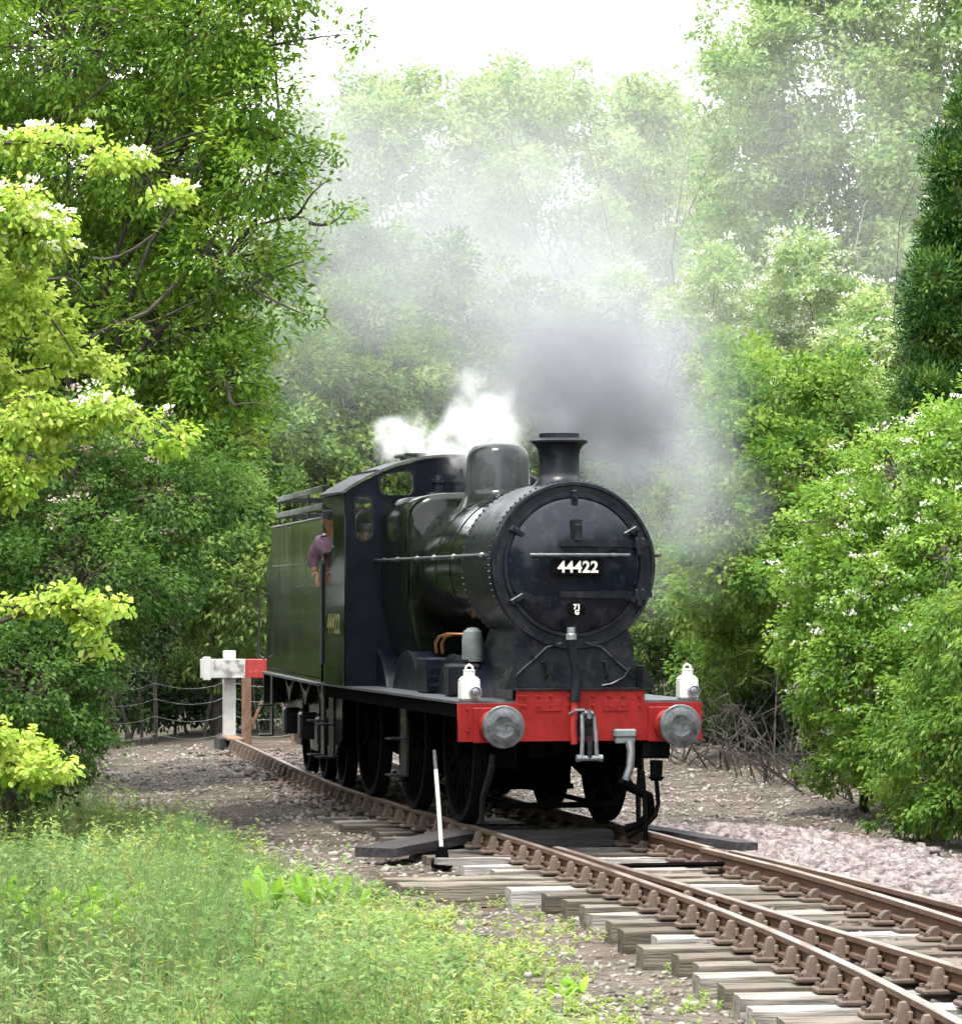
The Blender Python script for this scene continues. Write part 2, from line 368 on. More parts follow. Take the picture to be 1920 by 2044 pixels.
# what the ground is made of, as a vertex attribute: r = grassy soil, g = pink ballast, b = woodland litter
xcv = np.interp(gv[:, 1], yA, xA); dlv = xcv - gv[:, 0]
nzv = vnoise(gv[:, 0], gv[:, 1], 1.1, 11) + .5 * vnoise(gv[:, 0], gv[:, 1], .4, 12)
def grass_amount(x, y):
    dl = np.interp(y, yA, xA) - x
    n = vnoise(x, y, 1.1, 11) + .5 * vnoise(x, y, .4, 12)
    edge = 2.1 + np.clip((y - 27) / 9, 0, 1) * .75
    g = np.clip((dl - edge + n * 1.1) / .9, 0, 1)
    return g * np.clip((45.0 - y + (dl - 5) * 3.0 + n * 4) / 3, 0, 1)
zone = np.zeros((len(gv), 4), np.float32); zone[:, 3] = 1
zone[:, 0] = grass_amount(gv[:, 0], gv[:, 1])
zone[:, 1] = np.clip((1.75 - np.abs(-dlv - 1.95) + nzv * .8) / .5, 0, 1) * np.clip((41.5 - gv[:, 1]) / 1.5, 0, 1)
zone[:, 2] = np.clip(np.maximum.reduce([(gv[:, 1] - 62.5) / 2, (dlv - 5.6) / 1.5, (-dlv - 5.2) / 1.5]) + nzv, 0, 1)
ca = gme.color_attributes.new('zone', 'FLOAT_COLOR', 'POINT'); ca.data.foreach_set('color', zone.ravel())
m, nt, N, L, b = _nt('ground_mix')
tc = N.new('ShaderNodeTexCoord'); at = N.new('ShaderNodeAttribute'); at.attribute_name = 'zone'
sp = N.new('ShaderNodeSeparateColor'); L.new(at.outputs['Color'], sp.inputs[0])
def noise_ramp(scale, c1, c2, lo=.35, hi=.68, detail=8):
    n = N.new('ShaderNodeTexNoise'); n.inputs['Scale'].default_value = scale; n.inputs['Detail'].default_value = detail; n.inputs['Roughness'].default_value = .7
    L.new(tc.outputs['Object'], n.inputs['Vector']); r = N.new('ShaderNodeValToRGB')
    r.color_ramp.elements[0].position = lo; r.color_ramp.elements[1].position = hi
    r.color_ramp.elements[0].color = (*c1, 1); r.color_ramp.elements[1].color = (*c2, 1); L.new(n.outputs['Fac'], r.inputs[0]); return r.outputs[0]
def mixc(f, a, b2):
    mx = N.new('ShaderNodeMixRGB'); L.new(f, mx.inputs[0]); L.new(a, mx.inputs[1]); L.new(b2, mx.inputs[2]); return mx.outputs[0]
ash = noise_ramp(11, (.050, .041, .034), (.175, .147, .124)); ash2 = noise_ramp(1.3, (.5, .47, .44), (1, 1, 1))
mu = N.new('ShaderNodeMixRGB'); mu.blend_type = 'MULTIPLY'; mu.inputs[0].default_value = 1; L.new(ash, mu.inputs[1]); L.new(ash2, mu.inputs[2])
soil = noise_ramp(9, (.055, .07, .022), (.16, .17, .06)); pink = noise_ramp(16, (.06, .045, .042), (.20, .155, .148)); lit = noise_ramp(6, (.022, .020, .014), (.075, .062, .042))
col = mixc(sp.outputs[2], mixc(sp.outputs[1], mixc(sp.outputs[0], mu.outputs[0], soil), pink), lit)
L.new(col, b.inputs['Base Color']); b.inputs['Roughness'].default_value = .95; b.inputs['Specular IOR Level'].default_value = .15
nb = N.new('ShaderNodeTexVoronoi'); nb.inputs['Scale'].default_value = 22; L.new(tc.outputs['Object'], nb.inputs['Vector'])
bp = N.new('ShaderNodeBump'); bp.inputs['Strength'].default_value = .8; bp.inputs['Distance'].default_value = .03; bp.invert = True
L.new(nb.outputs['Distance'], bp.inputs['Height']); L.new(bp.outputs[0], b.inputs['Normal'])
tag(mobj('ground', gme, m), 'cinder and gravel ground of the railway yard running into woodland', kind='structure')

# ------------------------------------------------------------------ railway track with the turnout
track = empty('railway_track', (cA(30), 30, -.3))
tag(track, 'rusty railway track with a turnout in the foreground, on weathered timber sleepers', 'railway track')
TM = Matrix.Translation((-cA(30), -30, .3))
RP = [(-.035, 0), (-.030, .004), (.030, .004), (.035, 0), (.035, -.035), (.012, -.050), (.010, -.105), (.034, -.118), (.034, -.143), (-.034, -.143), (-.034, -.118), (-.010, -.105), (-.012, -.050), (-.035, -.035)]
def rail(pts):
    V = []; F = []; n = len(RP)
    for i, (x, y) in enumerate(pts):
        a = pts[max(i - 1, 0)]; b2 = pts[min(i + 1, len(pts) - 1)]
        h = math.atan2(-(b2[0] - a[0]), b2[1] - a[1])
        for u, z in RP: V.append((x + u * math.cos(h), y + u * math.sin(h), z - .004))
    mi = []
    for i in range(len(pts) - 1):
        for k in range(n):
            F.append((i * n + k, i * n + (k + 1) % n, (i + 1) * n + (k + 1) % n, (i + 1) * n + k)); mi.append(1 if k in (0, 1, 2) else 0)
    F += [tuple(range(n - 1, -1, -1)), tuple(range(len(V) - n, len(V)))]; mi += [0, 0]
    me = bpy.data.meshes.new('rail'); me.from_pydata(V, [], F); me.materials.append(M['rail_side']); me.materials.append(M['rail_top'])
    me.polygons.foreach_set('material_index', mi); me.transform(TM); me.update()
    return link(bpy.data.objects.new('rail', me), track)
G2 = .752
ys_all = np.arange(16, 60.4, .4)
rail([offs(cA, y, -G2) for y in ys_all])                                   # through left stock rail
rail([offs(cA, y, G2) for y in ys_all if y > 33.2])
rail([offs(cA, y, G2 - .075 * np.clip((y - 31.2) / 2.4, 0, 1)) for y in ys_all if y < 33.7])   # right blade running into the through rail
rail([offs(cB, y, -G2 + .075 * np.clip((y - 31.2) / 2.6, 0, 1)) for y in ys_all if y < 34.2])   # left blade
rail([offs(cB, y, G2) for y in ys_all if y < 33.3])                          # right stock rail of the branch
rail([offs(cB, y, -G2 + .12 + .06 * max(0, (y - 22.6))) for y in np.arange(19.5, 23.3, .3)])   # check rail
# chairs
cb = MB()
cb.box((-.19, -.10, 0), (.19, .10, .035), .01)
cb.prism([(-.145, .035), (-.050, .035), (-.036, .085), (-.038, .140), (-.055, .168), (-.085, .160), (-.098, .125), (-.110, .075)], lambda a, b2, t: (a, t * (1.25 - b2 * 3.2), b2), -.058, .058)
cb.prism([(.135, .035), (.055, .035), (.040, .07), (.05, .105), (.085, .10), (.115, .07)], lambda a, b2, t: (a, t, b2), -.05, .05)
for sx in (-.155, .155):
    for sy in (-.055, .055): cb.cyl((sx, sy, .03), (sx, sy, .06), .018, n=6, smooth=False)
cb.box((-.052, -.085, .058), (-.024, .115, .118), .006)
chair_me = cb.mesh('chair'); chair_me.materials.append(M['chair']); chair_me.materials.append(M['key'])
chair_me.polygons.foreach_set('material_index', [0] * (len(chair_me.polygons) - 26) + [1] * 26)
def place_chair(x, y, h, parent, flip):
    o = bpy.data.objects.new('rail_chair', chair_me); link(o, parent)
    w = Matrix.Translation((x, y, -.19)) @ Matrix.Rotation(h + (PI if flip else 0), 4, 'Z')
    o.matrix_local = SLM[parent.name].inverted() @ TM @ w
    return o
SLM = {}
sl_cache = {}
def sleeper_mesh(Ln, i):
    key = (round(Ln, 1), i % 5)
    if key in sl_cache: return sl_cache[key]
    r = random.Random(i * 31 + int(Ln * 10)); s = MB(); w, t = .128, .20; nx_ = 8; V = []
    for k in range(nx_ + 1):
        x = -Ln / 2 + Ln * k / nx_
        for (yy, zz) in ((-w, -t), (w, -t), (w, -.012), (w - .012, 0), (-w + .012, 0), (-w, -.012)):
            V.append((x, yy + r.uniform(-.008, .008), zz + (r.uniform(-.009, .004) if zz > -.1 else 0)))
    F = [(k * 6 + j, k * 6 + (j + 1) % 6, (k + 1) * 6 + (j + 1) % 6, (k + 1) * 6 + j) for k in range(nx_) for j in range(6)]
    F += [(5, 4, 3, 2, 1, 0), tuple(range(nx_ * 6, nx_ * 6 + 6))]
    s.add(V, F); me = s.mesh('sleeper'); me.materials.append(M['sleeper']); sl_cache[key] = me; return me
yy = 16.6; si = 0
tones = [(1.35, 1.34, 1.33), (.50, .44, .38), (1.0, .96, .91), (.40, .35, .30), (.66, .60, .54), (1.45, 1.45, 1.46), (.55, .49, .43)]
while yy < 59.5:
    rr = random.Random(si * 7 + 3)
    x0 = -1.34 + rr.uniform(-.17, .12); x1 = 1.32 + rr.uniform(-.05, .08)
    turn = yy < 33.6
    if turn: x1 = (cB(yy) - cA(yy)) + 1.32
    if 32.4 < yy < 33.5: x0 = -2.35
    Ln = round(x1 - x0, 1)
    h = head(cA, yy) + rr.uniform(-.02, .02)
    cxm, cym = offs(cA, yy, (x0 + x1) / 2)
    o = bpy.data.objects.new('sleeper', sleeper_mesh(Ln, si)); link(o, track)
    SLM[o.name] = TM @ (Matrix.Translation((cxm, cym, -.19 - rr.uniform(0, .012))) @ Matrix.Rotation(h, 4, 'Z'))
    o.matrix_local = SLM[o.name]
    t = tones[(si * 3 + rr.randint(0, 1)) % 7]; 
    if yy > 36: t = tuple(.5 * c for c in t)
    if 32.4 < yy < 33.5: t = (.72, .66, .58)
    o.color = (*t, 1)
    for fn, k in ((cA, -1), (cA, 1), (cB, -1), (cB, 1)):
        if fn is cB and (not turn or abs(cB(yy) - cA(yy)) < (.25 if k < 0 else .25)): continue
        if fn is cA and k > 0 and turn and abs(cB(yy) - cA(yy)) < .25: pass
        xx, y2 = offs(fn, yy, k * G2); place_chair(xx, y2, head(fn, yy), o, k > 0)
    yy += .655 + rr.uniform(-.05, .06); si += 1
# point rods and stretcher bar between the blades
pb = MB()
for y, o1 in ((32.9, .0),):
    a = offs(cB, y, -G2 + .05); c = offs(cA, y, G2 - .07); pb.cyl((a[0], a[1], -.10), (c[0], c[1], -.10), .022, n=8)
pb.xf(TM); pb.build('stretcher_bar', 'black_dull', track)
# re-railing planks and lever
def plank(name, label, a, b2, w, t, m='dark_timber', cat='timber plank', group=None, tilt=0):
    a = Vector(a); b2 = Vector(b2); Ln = (b2 - a).length; s = MB(); r = random.Random(int(Ln * 97)); V = []; n = 7
    for k in range(n + 1):
        x = Ln * k / n
        for yy_, zz in ((-w / 2, -t), (w / 2, -t), (w / 2, 0), (-w / 2, 0)): V.append((x, yy_ + r.uniform(-.006, .006), zz + r.uniform(-.005, .005)))
    s.add(V, [(k * 4 + j, k * 4 + (j + 1) % 4, (k + 1) * 4 + (j + 1) % 4, (k + 1) * 4 + j) for k in range(n) for j in range(4)] + [(3, 2, 1, 0), (n * 4, n * 4 + 1, n * 4 + 2, n * 4 + 3)])
    o = s.build(name, m); d = (b2 - a).normalized()
    o.matrix_world = Matrix.Translation(a) @ d.to_track_quat('X', 'Z').to_matrix().to_4x4() @ Matrix.Rotation(tilt, 4, 'X')
    return tag(o, label, cat, group)
plank('plank', 'dark timber plank sloping up to the rail beside the white point lever', (-1.02, 35.55, -.13), (.05, 37.35, -.03), .46, .09)
plank('plank', 'dark timber plank lying between the rails in front of the engine', (.02, 36.55, -.03), (1.27, 36.85, -.03), .34, .16)
plank('plank', 'dark timber plank along the far rail beside the pink ballast', (2.50, 34.7, -.02), (1.52, 37.6, -.02), .22, .08)
plank('plank', 'short pale timber board tilted beside the point lever', (-.42, 34.35, -.14), (.35, 34.5, -.15), .16, .06, 'sleeper')
lv = empty('point_lever', (-.37, 34.9, -.2))
tag(lv, 'white painted hand lever for the points standing in a black socket', 'point lever')
MB().cyl((0, 0, .05), (-.035, .02, .56), .022, .021, 12).cyl((-.035, .02, .56), (-.058, .03, .86), .021, .02, 12).build('lever_arm', 'white_paint', lv)
MB().cyl((-.058, .03, .858), (-.075, .035, 1.04), .019, .017, 12).build('hand_grip', 'steel', lv)
lb = MB().box((-.10, -.22, -.06), (.10, .22, .0), .01); lb.prism([(-.07, 0), (.07, 0), (.045, .13), (-.045, .13)], lambda a, b2, t: (a, t, b2), -.16, .16)
lb.build('socket', 'black_dull', lv)


# ------------------------------------------------------------------ the locomotive (local axes: x across, y towards the tender, z up from the rail)
LA = R(12.2); LX0, LY0 = .962, 35.7
loco = empty('steam_locomotive', (LX0, LY0, 0), LA)
tag(loco, 'black steam locomotive with red buffer beam and number 44422 on its smokebox door', 'locomotive')
BZ = 2.60                                                       # boiler centre line
AX = (1.95, 4.39, 6.95)
# frames, inside motion
for sx in (-1, 1):
    plate('frame_plate', [[(-.12, .62), (-.12, 1.25), (-7.5, 1.25), (-7.5, .62), (-6.1, .52), (-5.3, .62), (-4.9, .45), (-3.8, .45), (-3.3, .6), (-2.5, .45), (-1.4, .45), (-.9, .62)]], .03, SIDE(sx * .62), 'black_dull', loco)
MB().box((-.60, 2.6, .62), (.60, 2.75, 1.2)).build('frame_stretcher', 'black_dull', loco)
MB().box((-.6, .9, .70), (.6, 1.0, 1.2)).build('frame_stretcher', 'black_dull', loco)
MB().box((-.58, 2.80, .34), (.58, 2.86, 1.2)).build('motion_plate', 'black_dull', loco)
MB().box((-.45, 4.9, .35), (.45, 6.5, 1.1), .03).build('ashpan', 'black_dull', loco)
cyb = MB()
for sx in (-.3, .3): cyb.cyl((sx, .35, .98), (sx, 1.6, .92), .27, n=20)
cyb.build('cylinder_block', 'black_dull', loco)
MB().tube([(-.25, 1.6, .85), (-.25, 3.6, .80)], .05).tube([(.25, 1.6, .85), (.25, 3.8, .83)], .05).build('connecting_rod', 'steel', loco)
# wheels
def wheel_parts(parent, x, y, r, sx, spokes):
    wh = empty('wheel', (x, y, r)); wh.parent = parent
    MB().lathe([(r - .075, -.065), (r - .01, -.065), (r, -.05), (r + .004, .035), (r + .03, .045), (r + .028, .068), (r - .075, .07), (r - .075, -.065)], axis='x', n=44).build('tyre', 'steel_tyre', wh)
    sp_ = MB()
    sp_.lathe([(r - .13, -.05), (r - .074, -.05), (r - .074, .06), (r - .13, .06), (r - .13, -.05)], axis='x', n=40)
    sp_.lathe([(.001, -.08), (.15, -.08), (.16, .06), (.001, .06)], axis='x', n=20)
    for k in range(spokes):
        a = 2 * PI * k / spokes; d = Vector((0, math.cos(a), math.sin(a))); t = Vector((0, -math.sin(a), math.cos(a)))
        V = []
        for rad, w in ((.13, .042), (r - .11, .028)):
            for ux, uw in ((-.03, -w), (.03, -w), (.03, w), (-.03, w)): V.append(d * rad + t * uw + Vector((ux, 0, 0)))
        sp_.add(V, [(0, 1, 5, 4), (1, 2, 6, 5), (2, 3, 7, 6), (3, 0, 4, 7)])
    if sx < 0: sp_.xf(Matrix.Diagonal((1, 1, 1, 1)))
    sp_.build('wheel_centre', 'black_dull', wh)
    if sx > 0: wh.rotation_euler = (0, 0, PI)
    return wh
M['steel_tyre'] = mat('tyre_steel', (.003, .0035, .004), (.010, .011, .012), 6, rough=.5, rough2=.7, metal=.0, spec=.15, ior=1.15)
for y in AX:
    for sx in (-1, 1): wheel_parts(loco, sx * .735, y, .80, sx, 16)
    MB().cyl((-.70, y, .8), (.70, y, .8), .09, n=14).build('axle', 'black_dull', loco)
# brake gear, guard irons, steps
for sx in (-1, 1):
    MB().tube([(sx * .74, .55, .75), (sx * .76, .60, .55), (sx * .79, .80, .32), (sx * .80, .84, .06)], [.035, .035, .03, .025], 6).build('guard_iron', 'black', loco)
    for y in AX[1:]:
        bs = MB().box((sx * .735 - .05, y - .93, .62), (sx * .735 + .05, y - .83, 1.0), .015); bs.build('brake_block', 'black_dull', loco)
MB().cyl((-.6, 1.0, .22), (.6, 1.0, .22), .03, n=8).cyl((-.75, 3.4, .28), (.75, 3.4, .28), .03, n=8).tube([(-.45, .9, .22), (-.45, 6.6, .24)], .03, 6).tube([(.45, .9, .22), (.45, 6.6, .24)], .03, 6).build('brake_rigging', 'black_dull', loco)
for sx in (-1, 1):
    for yc in (3.15, 7.55):
        st = MB()
        st.box((sx * 1.12 - .015, yc - .16, .42), (sx * 1.12 + .015, yc + .16, 1.22))
        for zz in (.42, .80): st.box((sx * 1.12 - (.18 if sx < 0 else .0), yc - .17, zz), (sx * 1.12 + (.0 if sx < 0 else .18), yc + .17, zz + .02))
        st.build('footstep', 'black', loco)
# running plate
M['footplate_grey'] = mat('footplate_worn', (.02, .022, .026), (.07, .074, .085), 4, rough=.35, rough2=.6, bump=.1)
MB().box((-1.225, .03, 1.262), (1.225, 7.72, 1.287)).build('footplate', 'footplate_grey', loco)
for sx in (-1, 1):
    MB().box((sx * 1.19 - .012, .05, 1.13), (sx * 1.19 + .012, 7.7, 1.26)).build('valance', 'black_dull', loco)
# buffer beam
plate('buffer_beam', [[(-1.21, .90), (1.21, .90), (1.21, 1.262), (.635, 1.262), (.635, 1.385), (-.635, 1.385), (-.635, 1.262), (-1.21, 1.262)]], .04, FRONT(0.0), 'red', loco, bev=.004)
MB().box((-.66, -.04, 1.39), (.66, .42, 1.405)).build('front_platform', 'black', loco)
bolts = MB()
for x in (-1.12, -1.0, -.60, -.56, -.42, -.30, -.12, .12, .28, .42, .58, .98, 1.12):
    for z in ((1.21, 1.0) if abs(x) > .7 else (1.33, 1.24)): bolts.cyl((x, -.024, z), (x, -.042, z), .016, .012, n=8)
tag(bolts.build('beam_rivet', 'red', loco), kind='stuff')
MB().box((-.45, -.032, 1.185), (-.20, -.024, 1.29), .002).build('patch_plate', 'red', loco)
MB().box((.22, -.032, 1.185), (.47, -.024, 1.29), .002).build('patch_plate', 'red', loco)
def buffer(x, parent, y0=-.02, z=1.055, sgn=-1):
    bu = empty('buffer', (x, y0, z)); bu.parent = parent
    if sgn > 0: bu.rotation_euler = (0, 0, PI)
    MB().box((-.20, -.03, -.17), (.20, .0, .17), .008).lathe([(.001, -.03), (.15, -.03), (.15, -.07), (.125, -.09), (.115, -.30), (.13, -.31), (.13, -.34), (.10, -.34), (.001, -.34)], axis='y', n=28).build('housing', 'red', bu)
    MB().lathe([(.001, -.33), (.075, -.33), (.075, -.43), (.20, -.445), (.206, -.455), (.206, -.475), (.196, -.485), (.165, -.488), (.160, -.492), (.10, -.497), (.095, -.494), (.001, -.499)], axis='y', n=40).build('buffer_head', 'buffer_steel', bu)
    return bu
buffer(-.87, loco); buffer(.87, loco)
# coupling
cp = empty('coupling', (.02, -.02, 1.07)); cp.parent = loco
MB().box((-.09, -.035, -.13), (.09, 0, .13), .01).tube([(0, -.02, 0), (0, -.12, 0), (0, -.22, .01), (0, -.275, .06), (0, -.25, .12)], [.045, .045, .045, .035, .02], 10).build('hook', 'black', cp)
lk = MB()
lk.tube([(-.055, -.19, .075), (-.03, -.24, .105), (.03, -.24, .105), (.055, -.19, .075)], .022, 8)
lk.tube([(-.055, -.20, .08), (-.065, -.25, -.10), (-.075, -.26, -.33)], .022, 8).tube([(.055, -.20, .08), (.065, -.25, -.10), (.075, -.26, -.33)], .022, 8)
lk.cyl((-.11, -.26, -.33), (.11, -.26, -.33), .026, n=10)
for sx in (-.11, .11): lk.lathe([(.001, -.02), (.035, -.02), (.035, .02), (.001, .02)], (sx, -.26, -.33), 'x', 10)
lk.build('shackle', 'steel', cp)
MB().tube([(0, -.26, -.33), (.01, -.25, -.22), (-.005, -.24, -.12)], .03, 8).build('screw', 'black', cp)
# front vacuum standpipe (middle) and hose
vp = empty('vacuum_pipe', (-.06, -.07, .90)); vp.parent = loco
M['pipe_red'] = mat('red_pipe', (.20, .012, .012), (.30, .02, .018), 8, rough=.4)
MB().tube([(-.02, -.01, -.03), (-.03, -.02, .12), (-.02, -.02, .40)], .034, 10).build('lower_pipe', 'pipe_red', vp)
MB().tube([(-.02, -.02, .38), (.0, -.02, .55), (-.02, -.03, .72), (-.05, -.04, .90), (-.06, -.05, 1.00)], [.05, .048, .046, .046, .05], 12).build('upper_hose', 'smokebox', vp)
MB().lathe([(.001, .0), (.055, .0), (.055, .05), (.04, .06), (.04, .12), (.001, .12)], (-.06, -.05, .98), 'z', 14).build('hose_cap', 'bright', vp)
MB().tube([(-.07, -.02, .26), (-.02, -.09, .30), (.07, -.05, .30)], .014, 6).build('clip', 'bright', vp)
hs = empty('brake_hose', (.42, -.03, .95)); hs.parent = loco
MB().box((-.10, -.06, -.02), (.12, .03, .06), .015).box((-.085, -.05, -.08), (.11, .02, -.02), .01).build('hose_bracket', 'grey_pale', hs)
MB().tube([(.05, -.06, -.06), (.055, -.09, -.15), (.04, -.12, -.30), (-.01, -.13, -.43)], [.045, .042, .04, .036], 12).build('hose', 'steel', hs)
MB().tube([(-.02, -.10, -.42), (.05, -.08, -.50), (.16, .02, -.55), (.28, .10, -.60), (.32, .15, -.75), (.22, .2, -.88), (.10, .3, -.93)], [.06, .05, .045, .05, .045, .04, .04], 10).build('flexible_hose', 'black_dull', hs)
sh = empty('steam_heat_pipe', (.74, .05, .90)); sh.parent = loco
MB().box((-.12, -.06, -.18), (.16, .10, .0), .02).cyl((.03, -.01, -.20), (.03, -.01, -.36), .065, .06, 10).cyl((.03, -.01, -.36), (.03, -.01, -.40), .09, .05, 10).build('valve', 'black_dull', sh)
MB().tube([(.03, -.01, -.38), (.05, -.01, -.62), (.02, -.01, -.74), (-.10, -.01, -.86), (-.26, 0, -.95)], .022, 8).build('drip_pipe', 'black_dull', sh)
MB().tube([(-.12, -.05, -.30), (-.10, -.06, -.60), (-.085, -.06, -.98)], .024, 8).build('hanging_rod', 'black_dull', sh)

# smokebox
SY0, SY1 = .30, 1.68
sb = MB().lathe([(.805, SY0), (.825, SY0 + .02), (.825, SY1), (.77, SY1)], (0, 0, BZ), 'y', 64).build('smokebox', 'smokebox', loco)
# front plate: circle running down into the saddle
op = []
for i in range(41):
    a = R(-49) + (R(229) - R(-49)) * i / 40
    op.append((.815 * math.cos(a), BZ + .815 * math.sin(a)))
op += [(-.575, 1.92), (-.60, 1.78), (-.615, 1.41), (.615, 1.41), (.60, 1.78), (.575, 1.92)]
plate('smokebox_front', [op], .03, FRONT(SY0 - .005), 'smokebox', loco, bev=.004)
MB().lathe([(.775, -.02), (.785, -.045), (.815, -.045), (.828, -.02), (.828, .06), (.775, .06)], (0, SY0, BZ), 'y', 72).build('front_ring', 'smokebox', sb)
MB().lathe([(.66, -.012), (.668, -.05), (.70, -.05), (.712, -.012)], (0, SY0, BZ), 'y', 72).build('door_seat_ring', 'smokebox', sb)
riv = MB()
for k in range(84):
    a = 2 * PI * k / 84
    for yy_ in (SY0 + .05, SY1 - .06):
        riv.cyl(((.822) * math.cos(a), yy_, BZ + .822 * math.sin(a)), (.842 * math.cos(a), yy_, BZ + .842 * math.sin(a)), .014, .009, n=6)
for k in range(17):
    x = -.56 + 1.12 * k / 16
    if abs(x) > .1: riv.cyl((x, SY0 - .02, 1.83), (x, SY0 - .038, 1.83), .014, .009, n=6)
tag(riv.build('rivet_row', 'smokebox', sb), kind='stuff')
# saddle body behind the front plate, side gussets, small fittings
sad = []
for x, z in ((-.60, 1.29), (-.60, 1.78), (-.52, 2.0), (.52, 2.0), (.60, 1.78), (.60, 1.29)): sad.append((x, z))
MB().prism(sad, lambda a, b2, t: (a, t, b2), SY0 + .012, SY1).build('saddle', 'smokebox', sb)
for sx in (-1, 1):
    MB().prism([(.03, 1.40), (.03, 1.62), (.06, 1.62), (.15, 1.40)], lambda a, b2, t: (sx * (.60 + a), t, b2), .02, .32).build('gusset', 'black', sb)
    MB().tube([(sx * .60, SY0 - .03, 1.50), (sx * .52, SY0 - .03, 1.58), (sx * .40, SY0 - .03, 1.68), (sx * .27, SY0 - .03, 1.80), (sx * .12, SY0 - .03, 1.84)], .016, 6).build('beading', 'smokebox', sb)
    MB().tube([(sx * .30 - .02, SY0 - .02, 1.66), (sx * .30 + .02, SY0 - .06, 1.66), (sx * .30 + .03, SY0 - .06, 1.53), (sx * .30 + .02, SY0 - .02, 1.50)], .014, 6).build('handle', 'black', sb)
    MB().cyl((sx * .42, SY0 - .02, 1.71), (sx * .42, SY0 - .05, 1.71), .025, n=10).build('plug', 'black', sb)
MB().tube([(.28, SY0 - .04, 1.42), (.38, SY0 - .05, 1.44), (.50, SY0 - .05, 1.50), (.57, SY0 - .05, 1.60)], .014, 6).build('oil_pipe', 'black', sb)
# door
M['door_black'] = mat('door_black', (.002, .003, .008), (.004, .006, .012), 3.5, rough=.14, rough2=.26, spec=.26, bump=.10, bscale=9, c3=(.03, .032, .038), s3=8, f3=.35)
door = MB().lathe([(.655, -.02), (.652, -.045), (.60, -.075), (.45, -.115), (.30, -.142), (.15, -.158), (.001, -.163)], (0, SY0, BZ), 'y', 72).build('smokebox_door', 'door_black', loco)
def dy(x, z):
    r = math.hypot(x, z - BZ); return SY0 - np.interp(r, [0, .15, .30, .45, .60, .655, .7], [.163, .158, .142, .115, .075, .045, .03])
for a in (90, 150, 30, 210, 330, 270):
    ca_, sa_ = math.cos(R(a)), math.sin(R(a))
    MB().box((-.03, SY0 - .085, -.085), (.03, SY0 - .012, .07), .01).cyl((0, SY0 - .08, 0), (0, SY0 - .13, 0), .024, n=8).xf(Matrix.Translation((.665 * ca_, 0, BZ + .665 * sa_)) @ Matrix.Rotation(-(R(a) - PI / 2), 4, 'Y')).build('door_clamp', 'smokebox', door)
for z in (2.815, 2.315):
    V = []; xs = np.linspace(-.17, .60, 9)
    for x in xs:
        y = dy(x, z); hgt = .028 + .012 * (x + .17)
        V += [(x, y - .028, z - hgt), (x, y - .028, z + hgt), (x, y + .02, z + hgt), (x, y + .02, z - hgt)]
    s = MB().add(V, [(k * 4 + j, k * 4 + (j + 1) % 4, k * 4 + 4 + (j + 1) % 4, k * 4 + 4 + j) for k in range(8) for j in range(4)] + [(3, 2, 1, 0), (32, 33, 34, 35)])
    s.box((.60, SY0 - .11, z - .055), (.70, SY0 - .02, z + .055), .01).cyl((.645, SY0 - .085, z - .11), (.645, SY0 - .085, z + .11), .03, n=10).box((.69, SY0 - .04, z - .03), (.79, SY0 - .0, z + .03), .005)
    s.build('hinge_strap', 'smokebox', door)
hr = MB().cyl((-.47, dy(-.47, 2.70) - .075, 2.70), (.53, dy(.53, 2.70) - .075, 2.70), .016, n=10)
pts = [(x, dy(x, 2.70) - .075, 2.70) for x in np.linspace(-.47, .53, 11)]
hr = MB().tube(pts, .017, 10)
for x in (-.36, .36): hr.cyl((x, dy(x, 2.70) + .01, 2.70), (x, dy(x, 2.70) - .08, 2.70), .02, .024, 8)
hr.build('door_handrail', 'buffer_steel', door)
MB().box((-.055, dy(0, 3.0) - .03, 2.86), (.055, dy(0, 2.86), 3.05), .006).box((-.028, dy(0, 2.9) - .075, 2.87), (.028, dy(0, 2.9) - .05, 3.0), .004).box((-.03, dy(0, 2.86) - .08, 2.845), (.03, dy(0, 2.86), 2.875)).build('lamp_iron', 'black', door)
npx = .0
nplate = MB().box((npx - .262, dy(0, 2.58) - .045, 2.58 - .082), (npx + .262, dy(0, 2.58) - .015, 2.58 + .082), .006).build('number_plate', 'black_dull', door)
text('number_lettering', '44422', .155, .003, .0045, FRONT(dy(0, 2.58) - .05) @ Matrix.Translation((0, 2.578, 0)), 'num_white', nplate, 1.0)
spl = MB().lathe([(.001, 0), (.062, 0), (.062, .02), (.001, .02)], (0, 0, 0), 'y', 28)
spl.xf(Matrix.Translation((0, dy(0, 2.16) - .045, 2.165)) @ Matrix.Diagonal((1.5, 1, 1, 1)))
spo = spl.build('shed_plate', 'black_dull', door)
text('shed_lettering', '71', .07, .004, .003, FRONT(dy(0, 2.16) - .048) @ Matrix.Translation((0, 2.193, 0)), 'num_white', spo)
text('shed_lettering', 'G', .06, .004, .003, FRONT(dy(0, 2.16) - .048) @ Matrix.Translation((0, 2.140, 0)), 'num_white', spo)
